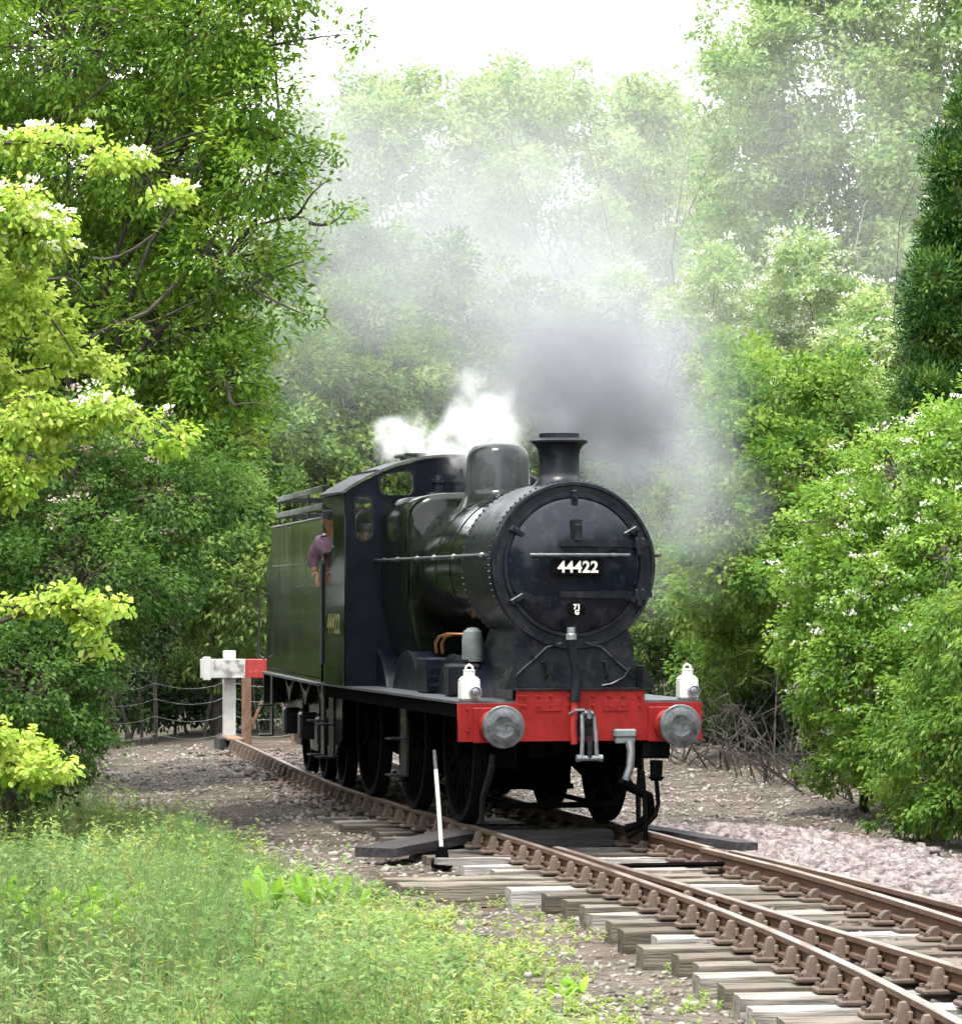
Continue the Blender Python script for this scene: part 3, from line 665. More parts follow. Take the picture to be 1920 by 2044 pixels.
# chimney: petticoat blends over the round smokebox
def flared(name, cy_, r_top, prof, flare, m, n=40):
    """prof: (radius, z) upper part; the skirt spreads and follows the barrel of radius flare[0]"""
    rb = flare[0]; V = []; F = []
    rows = [(.0, prof[0][0])]
    rings = []
    for k in range(6):
        t = k / 5.0
        rr_ = prof[0][0] + flare[1] * (1 - t) ** 2.2
        rings.append((rr_, t))
    V = []; zs = prof[0][1]
    for rr_, t in rings:
        for i in range(n):
            a = 2 * PI * i / n; x = rr_ * math.cos(a); y = rr_ * math.sin(a)
            zb = BZ + math.sqrt(max(rb * rb - x * x, .01))
            V.append((x, cy_ + y, (zb - .005) * (1 - t) + zs * t))
    for r_, z_ in prof[1:]:
        for i in range(n):
            a = 2 * PI * i / n; V.append((r_ * math.cos(a), cy_ + r_ * math.sin(a), z_))
    rowsn = len(V) // n
    F = [(k * n + i, k * n + (i + 1) % n, (k + 1) * n + (i + 1) % n, (k + 1) * n + i) for k in range(rowsn - 1) for i in range(n)]
    return MB().add(V, F, True).build(name, m, loco, sharp=40)
flared('chimney', .88, .2, [(.205, 3.52), (.20, 3.60), (.203, 3.70), (.215, 3.76), (.245, 3.80), (.283, 3.825), (.285, 3.842), (.22, 3.868), (.20, 3.875), (.20, 3.915), (.17, 3.915), (.165, 3.60)], (.825, .075), 'smokebox')
# boiler, bands, dome
M['boiler_black'] = mat('boiler_black', (.003, .004, .003), (.006, .008, .0055), 3, rough=.06, rough2=.16, spec=.5, ior=1.32, bump=.03, bscale=5, c3=(.018, .017, .014), s3=5, f3=.5)
boil = MB().lathe([(.755, SY1 - .02), (.755, 4.52)], (0, 0, BZ), 'y', 64).build('boiler', 'boiler_black', loco)
for y in (1.72, 2.6, 3.35, 4.1):
    MB().lathe([(.756, -.03), (.763, -.03), (.763, .03), (.756, .03)], (0, y, BZ), 'y', 64).build('boiler_band', 'boiler_black', boil)
r2 = MB()
for k in range(60):
    a = 2 * PI * k / 60; r2.cyl((.756 * math.cos(a), 1.79, BZ + .756 * math.sin(a)), (.782 * math.cos(a), 1.79, BZ + .782 * math.sin(a)), .015, .01, n=6)
tag(r2.build('rivet_row', 'boiler_black', boil), kind='stuff')
flared('dome', 3.70, .3, [(.345, 3.46), (.34, 3.62), (.335, 3.76), (.315, 3.84), (.27, 3.895), (.19, 3.925), (.08, 3.935), (.001, 3.937)], (.763, .10), 'boiler_black', 44)
# belpaire firebox
def bel(w, ztop, rc, zlow, wl):
    P = [(-wl, zlow), (-w, BZ - .35), (-w, ztop - rc)]
    P += [(-w + rc - rc * math.cos(t), ztop - rc + rc * math.sin(t)) for t in np.linspace(0, PI / 2, 9)[1:]]
    P += [(-w * .5, ztop + .02), (0, ztop + .03)]
    return P + [(-x, z) for x, z in reversed(P[:-1])]
V = []; rows = [(4.48, .775, 3.33, .30), (4.52, .80, 3.39, .28), (4.60, .81, 3.405, .27), (6.16, .81, 3.41, .27)]
for y, w, zt, rc in rows: V += [(x, y, z) for x, z in bel(w, zt, rc, 1.3, .60)]
n = len(bel(.8, 3.4, .27, 1.3, .6))
fbm = MB().add(V, [(k * n + i, k * n + (i + 1) % n, (k + 1) * n + (i + 1) % n, (k + 1) * n + i) for k in range(3) for i in range(n)], True)
fbm.add(V[:n], [tuple(range(n))])
fire = fbm.build('firebox', 'boiler_black', loco, sharp=50)
MB().add([(x, y, z) for y in (4.535, 4.575) for x, z in bel(.815, 3.412, .285, 1.6, .655)], [(i, (i + 1) % n, n + (i + 1) % n, n + i) for i in range(1, n - 1)], True).build('firebox_band', 'boiler_black', fire)
pp = MB()
for x in (-.22, .0, .22):
    pp.lathe([(.001, 3.40), (.075, 3.40), (.075, 3.56), (.09, 3.57), (.09, 3.60), (.05, 3.61), (.045, 3.66), (.001, 3.66)], (x, 5.82, 0), 'z', 16)
pp.cyl((.05, 5.82, 3.60), (.05, 5.82, 3.73), .02, n=8)
pp.box((-.34, 5.72, 3.40), (.34, 5.92, 3.46), .02)
pp.build('safety_valve', 'smokebox', loco)
MB().tube([(-.85, .4, 2.70), (-.85, 1.7, 2.70), (-.86, 4.4, 2.70), (-.88, 6.15, 2.70)], .018, 8).build('handrail', 'buffer_steel', loco)
MB().tube([(.85, .18, 2.70), (.85, 1.7, 2.70), (.86, 4.4, 2.70), (.88, 6.15, 2.70)], .018, 8).build('handrail', 'buffer_steel', loco)
kn = MB()
for sx in (-1, 1):
    for y in (.55, 1.9, 2.9, 3.8, 4.9, 5.7):
        kn.cyl((sx * .76, y, 2.70), (sx * .86, y, 2.70), .016, .02, 8); kn.lathe([(.001, -.03), (.03, -.015), (.03, .015), (.001, .03)], (sx * .855, y, 2.70), 'z', 10)
tag(kn.build('handrail_knob', 'bright', loco), kind='stuff')
# splashers
for sx in (-1, 1):
    for y in AX[:2] + (6.0,):
        if y == 6.0: yc = 6.28
        else: yc = y
        rs = .90; prof = [(yc + rs * math.cos(a), .80 + rs * math.sin(a)) for a in np.linspace(R(32.6), R(147.4), 25)]
        xo = sx * .86; xi = sx * .60; s = MB()
        V = [(xo, a, b2) for a, b2 in prof] + [(xi, a, b2) for a, b2 in prof]; q = len(prof)
        s.add(V, [(i, i + 1, q + i + 1, q + i) for i in range(q - 1)], True)
        s.add([(xo, a, b2) for a, b2 in prof], [tuple(range(q))])
        so = s.build('splasher', 'dark_blue', loco)
        e = MB(); rim = [(xo + sx * .004, yc + r_ * math.cos(a), .80 + r_ * math.sin(a)) for a in np.linspace(R(32.6), R(147.4), 25) for r_ in (rs - .035, rs + .012)]
        V2 = rim + [(x - sx * .03, y_, z_) for x, y_, z_ in rim]
        qn = len(rim); F = []
        for i in range(24):
            a = 2 * i; F += [(a, a + 1, a + 3, a + 2), (a + 1, qn + a + 1, qn + a + 3, a + 3)]
        e.add(V2, F, True); e.build('splasher_edge', 'smokebox', so)
# sandbox, lubricator, pipes on the near platform
MB().box((-1.0, 1.45, 1.29), (-.66, 1.75, 1.62), .03).lathe([(.001, 1.62), (.08, 1.62), (.08, 1.66), (.001, 1.67)], (-.83, 1.6, 0), 'z', 14).build('sandbox', 'smokebox', loco)
MB().lathe([(.001, 1.64), (.105, 1.64), (.11, 1.68), (.11, 1.86), (.095, 1.94), (.05, 1.98), (.001, 1.985)], (-.72, 1.62, 0), 'z', 18).build('lubricator', 'grey_pale', loco)
for dx in (0, .11):
    MB().tube([(-.70, 3.55 - dx * 3, 1.70), (-.72, 3.50 - dx * 3, 1.80), (-.70, 3.40 - dx * 3, 1.87), (-.64, 3.28 - dx * 3, 1.90), (-.55, 3.2 - dx * 3, 1.90)], .018, 8).build('copper_pipe', 'brass', loco)
MB().box((-.96, 2.75, 1.29), (-.70, 3.35, 1.66), .02).build('reverser_casing', 'dark_blue', loco)
rl = MB()
for z in (1.38, 1.47, 1.56):
    for y in (2.74,):
        rl.box((-.93, y - .012, z - .012), (-.74, y, z + .012))
tag(rl.build('louvre', 'smokebox', loco), kind='stuff')
# cab
CY0, CY1 = 6.16, 7.55
def roofz(x): return 3.865 - .265 * x * x
half = [(-1.21, 1.287), (-1.21, 3.47)] + [(x, roofz(x)) for x in np.linspace(-1.20, 1.20, 25)] + [(1.21, 3.47), (1.21, 1.287)]
holes = []
w1 = rrect(-1.105, 2.93, -.905, 3.43, .09); w2 = rrect(-.82, 3.44, -.44, 3.67, .07)
# the upper pane follows the roof line
w2 = [(x, z + (.055 * (x + .82) / .38 if z > 3.55 else .0)) for x, z in w2]
holes = [w1, w2, [(-x, z) for x, z in w1], [(-x, z) for x, z in w2]]
cf = plate('cab_front', [half] + holes, .02, FRONT(CY0), 'dark_blue', loco)
for hcl in holes:
    cx_ = sum(p[0] for p in hcl) / len(hcl); cz_ = sum(p[1] for p in hcl) / len(hcl)
    outer = [(cx_ + (x - cx_) * 1.13, cz_ + (z - cz_) * 1.09) for x, z in hcl]; inner = [(cx_ + (x - cx_) * .97, cz_ + (z - cz_) * .98) for x, z in hcl]
    fr_ = plate('window_frame', [outer, inner], .03, FRONT(CY0 - .012), 'smokebox', loco)
    plate('pane', [hcl], .006, FRONT(CY0 + .01), 'glass', fr_)
cr_ = MB()
for z in np.arange(1.4, 3.45, .075): cr_.cyl((-1.17, CY0 - .012, z), (-1.17, CY0 - .022, z), .010, .007, n=6)
tag(cr_.build('rivet_row', 'dark_blue', cf), kind='stuff')
# sides: lower sheet full length, upper sheet only at the front with a curved cut-out
for sx in (-1, 1):
    cut = [(-CY0, 1.287), (-CY0, 3.465), (-CY1 - .02, 3.465), (-CY1 - .02, 3.36), (-7.02, 3.36)] + [(-7.02 + .12 * (1 - math.cos(t)), 3.36 - .12 * math.sin(t)) for t in np.linspace(.2, PI / 2, 6)] + \
          [(-6.90, 2.95), (-6.93, 2.86), (-7.0, 2.81), (-CY1, 2.80), (-CY1, 1.287)]
    cs = plate('cab_side', [cut], .02, SIDE(sx * 1.215), 'side_green', loco) if 'side_green' in M else None
    if cs is None:
        M['side_green'] = mat('side_black', (.004, .007, .003), (.008, .012, .005), 3, rough=.07, rough2=.16, spec=.5, ior=1.2, bump=.02, bscale=5, stretch=(1, 1, .3), c3=(.022, .022, .015), s3=7, f3=.5)
        cs = plate('cab_side', [cut], .02, SIDE(sx * 1.215), 'side_green', loco)
    MB().tube([(sx * 1.225, 6.93, 2.87), (sx * 1.225, 7.0, 2.815), (sx * 1.225, CY1 + .02, 2.805), (sx * 1.225, CY1 + .04, 2.72)], .016, 8).build('beading', 'bright', cs)
    MB().cyl((sx * 1.24, CY1 + .05, 1.5), (sx * 1.24, CY1 + .05, 2.7), .016, n=8).build('grab_rail', 'steel', cs)
    if sx < 0: text('cab_number', '44422', .30, .002, .01, SIDE(-1.2285) @ Matrix.Translation((-6.86, 1.97, 0)), 'cream_num', cs, 1.05)
# roof
V = []; xs = np.linspace(-1.27, 1.27, 27)
for y in (CY0 - .06, CY1 + .02):
    for dz in (0, .03): V += [(x, y, (roofz(x) if abs(x) <= 1.2 else roofz(1.2) - (abs(x) - 1.2) * .7) + .012 + dz) for x in xs]
q = 27; F = []
for i in range(26):
    F += [(i, i + 1, 2 * q + i + 1, 2 * q + i), (q + i, q + i + 1, 3 * q + i + 1, 3 * q + i), (i, i + 1, q + i + 1, q + i), (2 * q + i, 2 * q + i + 1, 3 * q + i + 1, 3 * q + i)]
F += [(0, q, 3 * q, 2 * q), (q - 1, 2 * q - 1, 4 * q - 1, 3 * q - 1)]
M['roof_grey'] = mat('roof_grey', (.035, .037, .040), (.08, .082, .085), 4, rough=.55, rough2=.75, bump=.15)
rf = MB().add(V, F, True).build('cab_roof', 'roof_grey', loco, sharp=40)
MB().box((-.42, 6.75, 3.90), (.42, 7.4, 3.945), .012).box((-.36, 6.8, 3.86), (.36, 7.35, 3.90)).build('roof_hatch', 'black', rf)
for x in (-.86, .86):
    MB().box((x - .02, CY0 - .05, roofz(x) + .03), (x + .02, CY1, roofz(x) + .06)).build('roof_strip', 'roof_grey', rf)
# cab floor and backhead so that the cab is not hollow
MB().box((-1.2, CY0 + .02, 1.29), (1.2, CY1, 1.36)).box((-.72, CY0 + .02, 1.36), (.72, CY0 + .35, 3.2), .05).build('backhead', 'black_dull', loco)

# ------------------------------------------------------------------ headlamps on the platform
def headlamp(lx, label):
    p = Matrix.Translation((LX0, LY0, 0)) @ Matrix.Rotation(LA, 4, 'Z') @ Vector((lx, .12, 1.288))
    h = empty('headlamp', p, LA + R(3)); tag(h, label, 'lamp', 'white headlamps above the buffers')
    MB().box((-.095, -.085, .0), (.095, .085, .205), .022).prism([(-.095, .20), (.095, .20), (.06, .235), (-.06, .235)], lambda a, b2, t: (a, t, b2), -.06, .06).build('body', 'white_paint', h)
    MB().lathe([(.001, .225), (.058, .225), (.058, .285), (.062, .287), (.062, .295), (.03, .302), (.001, .303)], (0, 0, 0), 'z', 24).build('chimney_cap', 'white_paint', h)
    MB().tube([(-.035, 0, .295), (-.03, 0, .33), (0, 0, .348), (.03, 0, .33), (.035, 0, .295)], .012, 8).build('handle', 'white_paint', h)
    le = MB().lathe([(.062, -.084), (.062, -.115), (.052, -.118), (.05, -.10)], (.035, 0, .085), 'y', 28).build('lens_ring', 'bright', h)
    MB().lathe([(.052, -.10), (.04, -.112), (.02, -.119), (.001, -.121)], (.035, 0, .085), 'y', 28).build('lens', 'lamp_glass', le)
headlamp(-1.075, 'white oil headlamp above the buffer on the cab-window side of the engine')
headlamp(1.105, 'white oil headlamp above the buffer next to the bushes')

# ------------------------------------------------------------------ tender (a vehicle of its own behind the cab)
tp_ = Matrix.Translation((LX0, LY0, 0)) @ Matrix.Rotation(LA, 4, 'Z') @ Vector((0, 7.95, 0))
TA = R(8.8)
tender = empty('tender', tp_, TA); tag(tender, 'dark tender with coal rails coupled behind the cab', 'tender')
TL = 6.75
MB().box((-1.22, 0, 1.245), (1.22, TL + .15, 1.275)).build('tender_platform', 'footplate_grey', tender)
for sx in (-1, 1):
    side = [(-.05, 1.275), (-.05, 3.21), (-6.0, 3.21), (-6.03, 3.08), (-6.10, 2.98), (-6.22, 2.89), (-6.40, 2.82), (-6.60, 2.77), (-TL, 2.74), (-TL, 1.275)]
    o = plate('side_sheet', [side], .02, SIDE(sx * 1.16), 'side_green', tender)
    MB().tube([(sx * 1.16, .05, 3.215), (sx * 1.16, 6.0, 3.215)], .02, 8).build('beading', 'steel', o)
    sm = MB()
    for y0, y1, z in ((.8, 5.9, 2.70), (.1, 2.9, 2.42)): sm.box((sx * 1.172 - .004, y0, z - .008), (sx * 1.172 + .004, y1, z + .008))
    sm.build('panel_joint', 'black', o)
    rv = MB()
    for y in np.arange(.15, TL, .085):
        for z in (1.33,): rv.cyl((sx * 1.168, y, z), (sx * 1.178, y, z), .011, .007, n=5)
    for z in np.arange(1.4, 2.6, .085):
        for y in (.10, TL - .06): rv.cyl((sx * 1.168, y, z), (sx * 1.178, y, z), .011, .007, n=5)
    tag(rv.build('rivet_row', 'side_green', o), kind='stuff')
MB().box((-1.14, .6, 1.28), (1.14, TL, 2.70), .02).box((-1.1, .05, 1.28), (1.1, .62, 2.5), .02).build('tank', 'side_green', tender)
M['coal'] = mat('coal', (.008, .008, .009), (.03, .03, .032), 14, rough=.4, rough2=.8, bump=1.0, bscale=12)
MB().prism([(.7, 2.70), (5.6, 2.70), (5.6, 2.95), (3.5, 3.10), (1.6, 2.9)], lambda a, b2, t: (t, a, b2), -1.1, 1.1).build('coal_load', 'coal', tender)
cr2 = empty('coal_rails', (0, 0, 3.21)); cr2.parent = tender
for sx in (-1, 1):
    for z in (.16, .37):
        MB().box((sx * 1.10 - .02, .35, z - .035), (sx * 1.10 + .02, 5.9, z + .035), .005).build('rail_bar', 'black', cr2)
    for y in (.4, 2.2, 4.0, 5.85): MB().box((sx * 1.085 - .012, y - .02, -.02), (sx * 1.085 + .012, y + .02, .40)).build('upright', 'black', cr2)
for z in (.16, .37): MB().box((-1.12, 5.86, z - .035), (1.12, 5.90, z + .035), .005).build('rail_bar', 'black', cr2)
MB().box((-1.1, .20, 2.45), (1.1, .24, 3.35)).build('tender_front_plate', 'black', tender)
for y in (1.15, 3.13, 5.11):
    for sx in (-1, 1):
        wheel_parts(tender, sx * .735, y, .65, sx, 12)
        ax = MB().box((sx * .98 - .13, y - .17, .50), (sx * .98 + .13, y + .17, .84), .03).box((sx * .98 - .10, y - .12, .56), (sx * .98 + .14 * 1, y + .12, .78), .02)
        ax.build('axlebox', 'black', tender)
        spg = MB()
        for k in range(6):
            hl = .52 - .07 * k; zz = .93 + .03 * (5 - k)
            spg.add([(sx * .98 + u, y + v * hl, zz + (abs(v) ** 2) * .10 - .0 + w) for v in (-1, -.5, 0, .5, 1) for u in (-.05, .05) for w in (0, .026)],
                    [(i * 4 + a, i * 4 + b2, i * 4 + 4 + b2, i * 4 + 4 + a) for i in range(4) for a, b2 in ((0, 1), (1, 3), (3, 2), (2, 0))])
        tag(spg.build('leaf_spring', 'black', tender), kind=None)
    MB().cyl((-.7, y, .65), (.7, y, .65), .08, n=12).build('axle', 'black_dull', tender)
for sx in (-1, 1):
    fl = [(-.1, 1.24), (-.1, .62), (-.6, .50), (-.75, .36), (-1.55, .36), (-1.7, .55), (-2.55, .55), (-2.73, .36), (-3.53, .36), (-3.7, .55), (-4.55, .55), (-4.71, .36), (-5.51, .36), (-5.7, .6), (-TL, .75), (-TL, 1.24)]
    hl = [rrect(-2.55, .68, -1.75, 1.05, .15), rrect(-4.5, .68, -3.72, 1.05, .15)]
    plate('frame_plate', [fl] + hl, .03, SIDE(sx * .90), 'black', tender)
    for yc in (.25, 6.5):
        st = MB().box((sx * 1.12 - .012, yc - .15, .42), (sx * 1.12 + .012, yc + .15, 1.24))
        for zz in (.42, .82): st.box((sx * 1.12 - (.18 if sx < 0 else 0), yc - .17, zz), (sx * 1.12 + (0 if sx < 0 else .18), yc + .17, zz + .02))
        st.build('footstep', 'black', tender)
MB().box((-1.2, TL + .1, .85), (1.2, TL + .15, 1.245)).build('rear_beam', 'black', tender)
MB().box((-.8, .3, .5), (.8, TL - .2, 1.2)).build('tank_well', 'black_dull', tender)
buffer(-.87, tender, TL + .15, 1.055, 1); buffer(.87, tender, TL + .15, 1.055, 1)
MB().tube([(-1.20, TL + .02, 2.30), (-1.26, TL + .08, 2.28), (-1.27, TL + .08, 1.50), (-1.20, TL + .02, 1.45)], .018, 8).build('grab_rail', 'steel', tender)

# ------------------------------------------------------------------ people on the footplate
def skin_body(name, verts, edges, radii, m, parent=None, root=0, lv=2):
    me = bpy.data.meshes.new(name); me.from_pydata([tuple(v) for v in verts], edges, []); o = bpy.data.objects.new(name, me); link(o, parent)
    md = o.modifiers.new('skin', 'SKIN'); md.use_smooth_shade = True
    if not me.skin_vertices: me.attributes.new('skin', 'FLOAT', 'POINT')
    for i, r_ in enumerate(radii):
        rr_ = r_ if isinstance(r_, tuple) else (r_, r_)
        me.skin_vertices[0].data[i].radius = rr_; me.skin_vertices[0].data[i].use_root = (i == root)
    sd = o.modifiers.new('sub', 'SUBSURF'); sd.levels = lv; sd.render_levels = lv
    me.materials.append(M[m]); return o
def LP(x, y, z): return Matrix.Translation((LX0, LY0, 0)) @ Matrix.Rotation(LA, 4, 'Z') @ Vector((x, y, z))
def person(label, base, rz, pose, shirt, cap=True):
    """body in local axes: person faces -y; pose gives joint positions"""
    p = empty('person', base, rz); tag(p, label, 'person')
    J = pose
    vs_ = [J['pelvis'], J['waist'], J['chest'], J['neck'], J['headlow'], J['headmid'], J['headtop'],
           J['sl'], J['el'], J['wl'], J['sr'], J['er'], J['wr'], J['hl'], J['kl'], J['al'], J['hr'], J['kr'], J['ar']]
    ed = [(0, 1), (1, 2), (2, 3), (3, 4), (4, 5), (5, 6), (2, 7), (7, 8), (8, 9), (2, 10), (10, 11), (11, 12), (0, 13), (13, 14), (14, 15), (0, 16), (16, 17), (17, 18)]
    rad = [(.15, .12), (.145, .115), (.165, .12), .055, (.065, .075), (.078, .095), (.055, .065), .065, .047, .033, .065, .047, .033, .085, .06, .042, .085, .06, .042]
    skin_body('body', vs_, ed, rad, 'skin', p)
    # shirt: same surface a little larger over torso and sleeves
    v2 = [J['waist'], (Vector(J['waist']) + Vector(J['chest'])) / 2, J['chest'], Vector(J['chest']).lerp(Vector(J['neck']), .55), J['sl'], J['el'], Vector(J['el']).lerp(Vector(J['wl']), .75), J['sr'], J['er'], Vector(J['er']).lerp(Vector(J['wr']), .75), J['pelvis']]
    e2 = [(10, 0), (0, 1), (1, 2), (2, 3), (2, 4), (4, 5), (5, 6), (2, 7), (7, 8), (8, 9)]
    r2_ = [(.185, .15), (.20, .16), (.215, .165), .095, .115, .085, .06, .095, .072, .055, (.175, .14)]
    skin_body('shirt', v2, e2, r2_, shirt, p, root=0)
    v3 = [J['pelvis'], J['hl'], J['kl'], J['al'], J['hr'], J['kr'], J['ar'], Vector(J['pelvis']) + Vector((0, 0, .06))]
    skin_body('trousers', v3, [(0, 1), (1, 2), (2, 3), (0, 4), (4, 5), (5, 6), (0, 7)], [(.18, .14), .11, .085, .07, .11, .085, .07, (.175, .14)], 'trousers', p, root=0)
    # face: nose, eyes, ears
    hm = Vector(J['headmid']); f_ = Vector((J['look'][0], J['look'][1], 0)).normalized(); s_ = Vector((-f_.y, f_.x, 0))
    MB().cyl(hm + f_ * .085 + Vector((0, 0, .015)), hm + f_ * .125 - Vector((0, 0, .025)), .012, .020, 8).build('nose', 'skin', p)
    for k in (-1, 1):
        MB().lathe([(.001, -.03), (.02, -.015), (.02, .015), (.001, .03)], tuple(hm + s_ * k * .088), 'z', 8).build('ear', 'skin', p)
        MB().lathe([(.001, -.008), (.011, 0), (.001, .008)], tuple(hm + f_ * .094 + s_ * k * .034 + Vector((0, 0, .02))), 'z', 8).build('eye', 'cap', p)
    MB().box(tuple(hm + f_ * .094 - Vector((.025, .008, .062))), tuple(hm + f_ * .094 + Vector((.025, .008, -.052)))).build('mouth', 'cap', p)
    if cap:
        cb_ = MB().lathe([(.10, .035), (.108, .07), (.10, .11), (.06, .135), (.001, .14)], tuple(hm), 'z', 18)
        cb_.prism([(-.09, .0), (.09, .0), (.06, .075), (-.06, .075)], lambda a, b2, t: tuple(hm + s_ * a + f_ * (b2 + .06) + Vector((0, 0, .045 + t - b2 * .15))), 0, .012)
        cb_.build('cap', 'cap', p)
    for k, nm in (('wl', 'el'), ('wr', 'er')):
        w = Vector(J[k]); d = (w - Vector(J[nm])).normalized(); t_ = d.orthogonal().normalized(); u_ = d.cross(t_)
        hv = [w, w + d * .05, w + d * .09]; he = [(0, 1), (1, 2)]; hrr = [(.024, .034), (.022, .042), (.018, .04)]
        for j, (off_, ln) in enumerate(((-.030, .075), (-.010, .088), (.010, .084), (.030, .068))):
            b0 = len(hv); base_ = w + d * .085 + t_ * off_
            hv += [base_ + d * .035, base_ + d * (.035 + ln * .5) + u_ * .008, base_ + d * (.03 + ln) + u_ * .028]; he += [(2, b0), (b0, b0 + 1), (b0 + 1, b0 + 2)]; hrr += [.010, .009, .008]
        b0 = len(hv); hv += [w + d * .05 + t_ * .055 + u_ * .012, w + d * .085 + t_ * .07 + u_ * .03]; he += [(1, b0), (b0, b0 + 1)]; hrr += [.012, .009]
        skin_body('hand', hv, he, hrr, 'skin', p, lv=1)
    return p
# driver leaning out over the cab side, one arm hanging outside; local frame = locomotive axes with feet on the cab floor
drv = {'pelvis': (.32, .02, .92), 'waist': (.22, .0, 1.08), 'chest': (.02, -.02, 1.36), 'neck': (-.03, -.05, 1.56), 'headlow': (-.045, -.075, 1.64), 'headmid': (-.05, -.085, 1.71), 'headtop': (-.05, -.08, 1.80),
       'sl': (-.15, .07, 1.45), 'el': (-.22, .20, 1.25), 'wl': (-.20, .10, 1.12), 'sr': (.16, -.10, 1.46), 'er': (.26, -.24, 1.22), 'wr': (.20, -.38, 1.34),
       'hl': (.28, .10, .86), 'kl': (.22, .10, .48), 'al': (.22, .12, .07), 'hr': (.42, -.04, .86), 'kr': (.46, -.08, .48), 'ar': (.46, -.04, .07), 'look': (-.1, -1)}
person('crew member in a mauve shirt and dark cap leaning out beside the tender', LP(-1.09, 7.62, 1.46), LA, drv, 'shirt')
fir = {'pelvis': (0, 0, .92), 'waist': (0, 0, 1.1), 'chest': (0, -.02, 1.36), 'neck': (0, -.03, 1.55), 'headlow': (0, -.05, 1.63), 'headmid': (0, -.06, 1.70), 'headtop': (0, -.05, 1.79),
       'sl': (-.19, 0, 1.44), 'el': (-.24, .02, 1.17), 'wl': (-.22, -.14, 1.0), 'sr': (.19, 0, 1.44), 'er': (.24, .02, 1.17), 'wr': (.22, -.14, 1.0),
       'hl': (-.09, 0, .87), 'kl': (-.10, 0, .48), 'al': (-.10, .02, .07), 'hr': (.09, 0, .87), 'kr': (.10, 0, .48), 'ar': (.10, .02, .07), 'look': (0, -1)}
person('crew member in a pale shirt seen through the tall front cab window', LP(-.86, 6.85, 1.30), LA, fir, 'pale_shirt')

# ------------------------------------------------------------------ buffer stop
BD = 60.6; bcx = cA(60.2)
stop = empty('buffer_stop', (bcx, BD, -.3), R(9)); tag(stop, 'weathered white and red buffer stop at the end of the track', 'buffer stop')
zo = .3
for sx in (-1, 1):
    MB().box((sx * .78 - .10, .10, .0), (sx * .78 + .10, .30, 1.40 + zo), .012).build('post', 'white_paint', stop)
    MB().box((sx * .80 - .20, -.55, -.02), (sx * .80 + .20, .55, .30), .02).build('base_block', 'dark_timber', stop)
    MB().box((sx * .80 - .12, -1.4, .27), (sx * .80 + .12, .42, .315), .01).build('rail_sill', 'brown_post', stop)
    MB().cyl((sx * .42, 1.0, .0), (sx * .42, 1.0, 1.1 + zo), .085, .08, 8).build('back_post', 'brown_post', stop)
    MB().tube([(sx * .44, 1.05, .15), (sx * .15, 1.0, .85)], .03, 6).build('brace', 'brown_post', stop)
for x0, x1, m_ in ((-1.27, -.54, 'white_old'), (-.538, .54, 'red_old'), (.542, 1.27, 'white_old')):
    MB().box((x0, -.10, .955 + zo), (x1, .09, 1.265 + zo), .008).build('beam_section', m_, stop)
for x in (-1.17, 1.17): MB().box((x - .06, -.13, .92 + zo), (x + .06, .10, 1.30 + zo), .01).build('end_strap', 'white_paint', stop)
# ------------------------------------------------------------------ wire fence behind
fence = empty('wire_fence', (-5.0, 63.6, -.35)); tag(fence, 'sagging wire fence on thin posts along the edge of the wood', 'fence')
fxs = [-6.9, -5.62, -4.4, -3.0, -1.5]
fy = lambda x: .35 * (x + 5) * .35
for i, x in enumerate(fxs):
    MB().tube([(x + 5, fy(x), -.1), (x + 5 + .02, fy(x), .6), (x + 5 - .01 * i, fy(x), 1.28)], [.04, .036, .03], 7).build('fence_post', 'bark', fence)
for h_ in (.25, .55, .85, 1.12):
    pts = []
    for i in range(len(fxs) - 1):
        for t in np.linspace(0, 1, 7)[:-1]:
            x = fxs[i] + (fxs[i + 1] - fxs[i]) * t; pts.append((x + 5, fy(x) - .05, h_ - .10 * math.sin(PI * t) + .03 * i))
    pts.append((fxs[-1] + 5, fy(fxs[-1]) - .05, h_ + .1))
    MB().tube(pts, .0045, 4).build('wire', 'wire', fence)

# ------------------------------------------------------------------ foliage
def unit(a): return a / np.maximum(np.linalg.norm(a, axis=-1, keepdims=True), 1e-9)
def leaf_mesh(name, P, A, U, Ln, Wd, tint, six=False, fold=.18, tri=False):
    """P base points, A axis, U rough up of the blade"""
    S = unit(np.cross(A, U)); Nn = unit(np.cross(S, A)); n = len(P)
    Ln = np.asarray(Ln)[:, None]; Wd = np.asarray(Wd)[:, None]
    if tri:
        V = np.stack([P + S * Wd * .5, P + A * Ln, P - S * Wd * .5], 1).reshape(-1, 3)
        return np_mesh(name, V, np.arange(n * 3).reshape(-1, 3), tint)
    if not six:
        V = np.stack([P, P + A * Ln * .45 + S * Wd * .5 + Nn * Wd * fold, P + A * Ln - Nn * Ln * .08, P + A * Ln * .45 - S * Wd * .5 + Nn * Wd * fold], 1).reshape(-1, 3)
        F = np.arange(n * 4).reshape(-1, 4); return np_mesh(name, V, F, tint)
    V = np.stack([P, P + A * Ln * .30 + S * Wd * .42 + Nn * Wd * fold, P + A * Ln * .72 + S * Wd * .46 + Nn * Wd * fold * .7, P + A * Ln - Nn * Ln * .12,
                  P + A * Ln * .72 - S * Wd * .46 + Nn * Wd * fold * .7, P + A * Ln * .30 - S * Wd * .42 + Nn * Wd * fold], 1).reshape(-1, 3)
    b0 = np.arange(n)[:, None] * 6
    F = np.concatenate([b0 + [0, 1, 2, 3], b0 + [0, 3, 4, 5]], 1).reshape(-1, 4)
    return np_mesh(name, V, F, np.repeat(tint, 2))

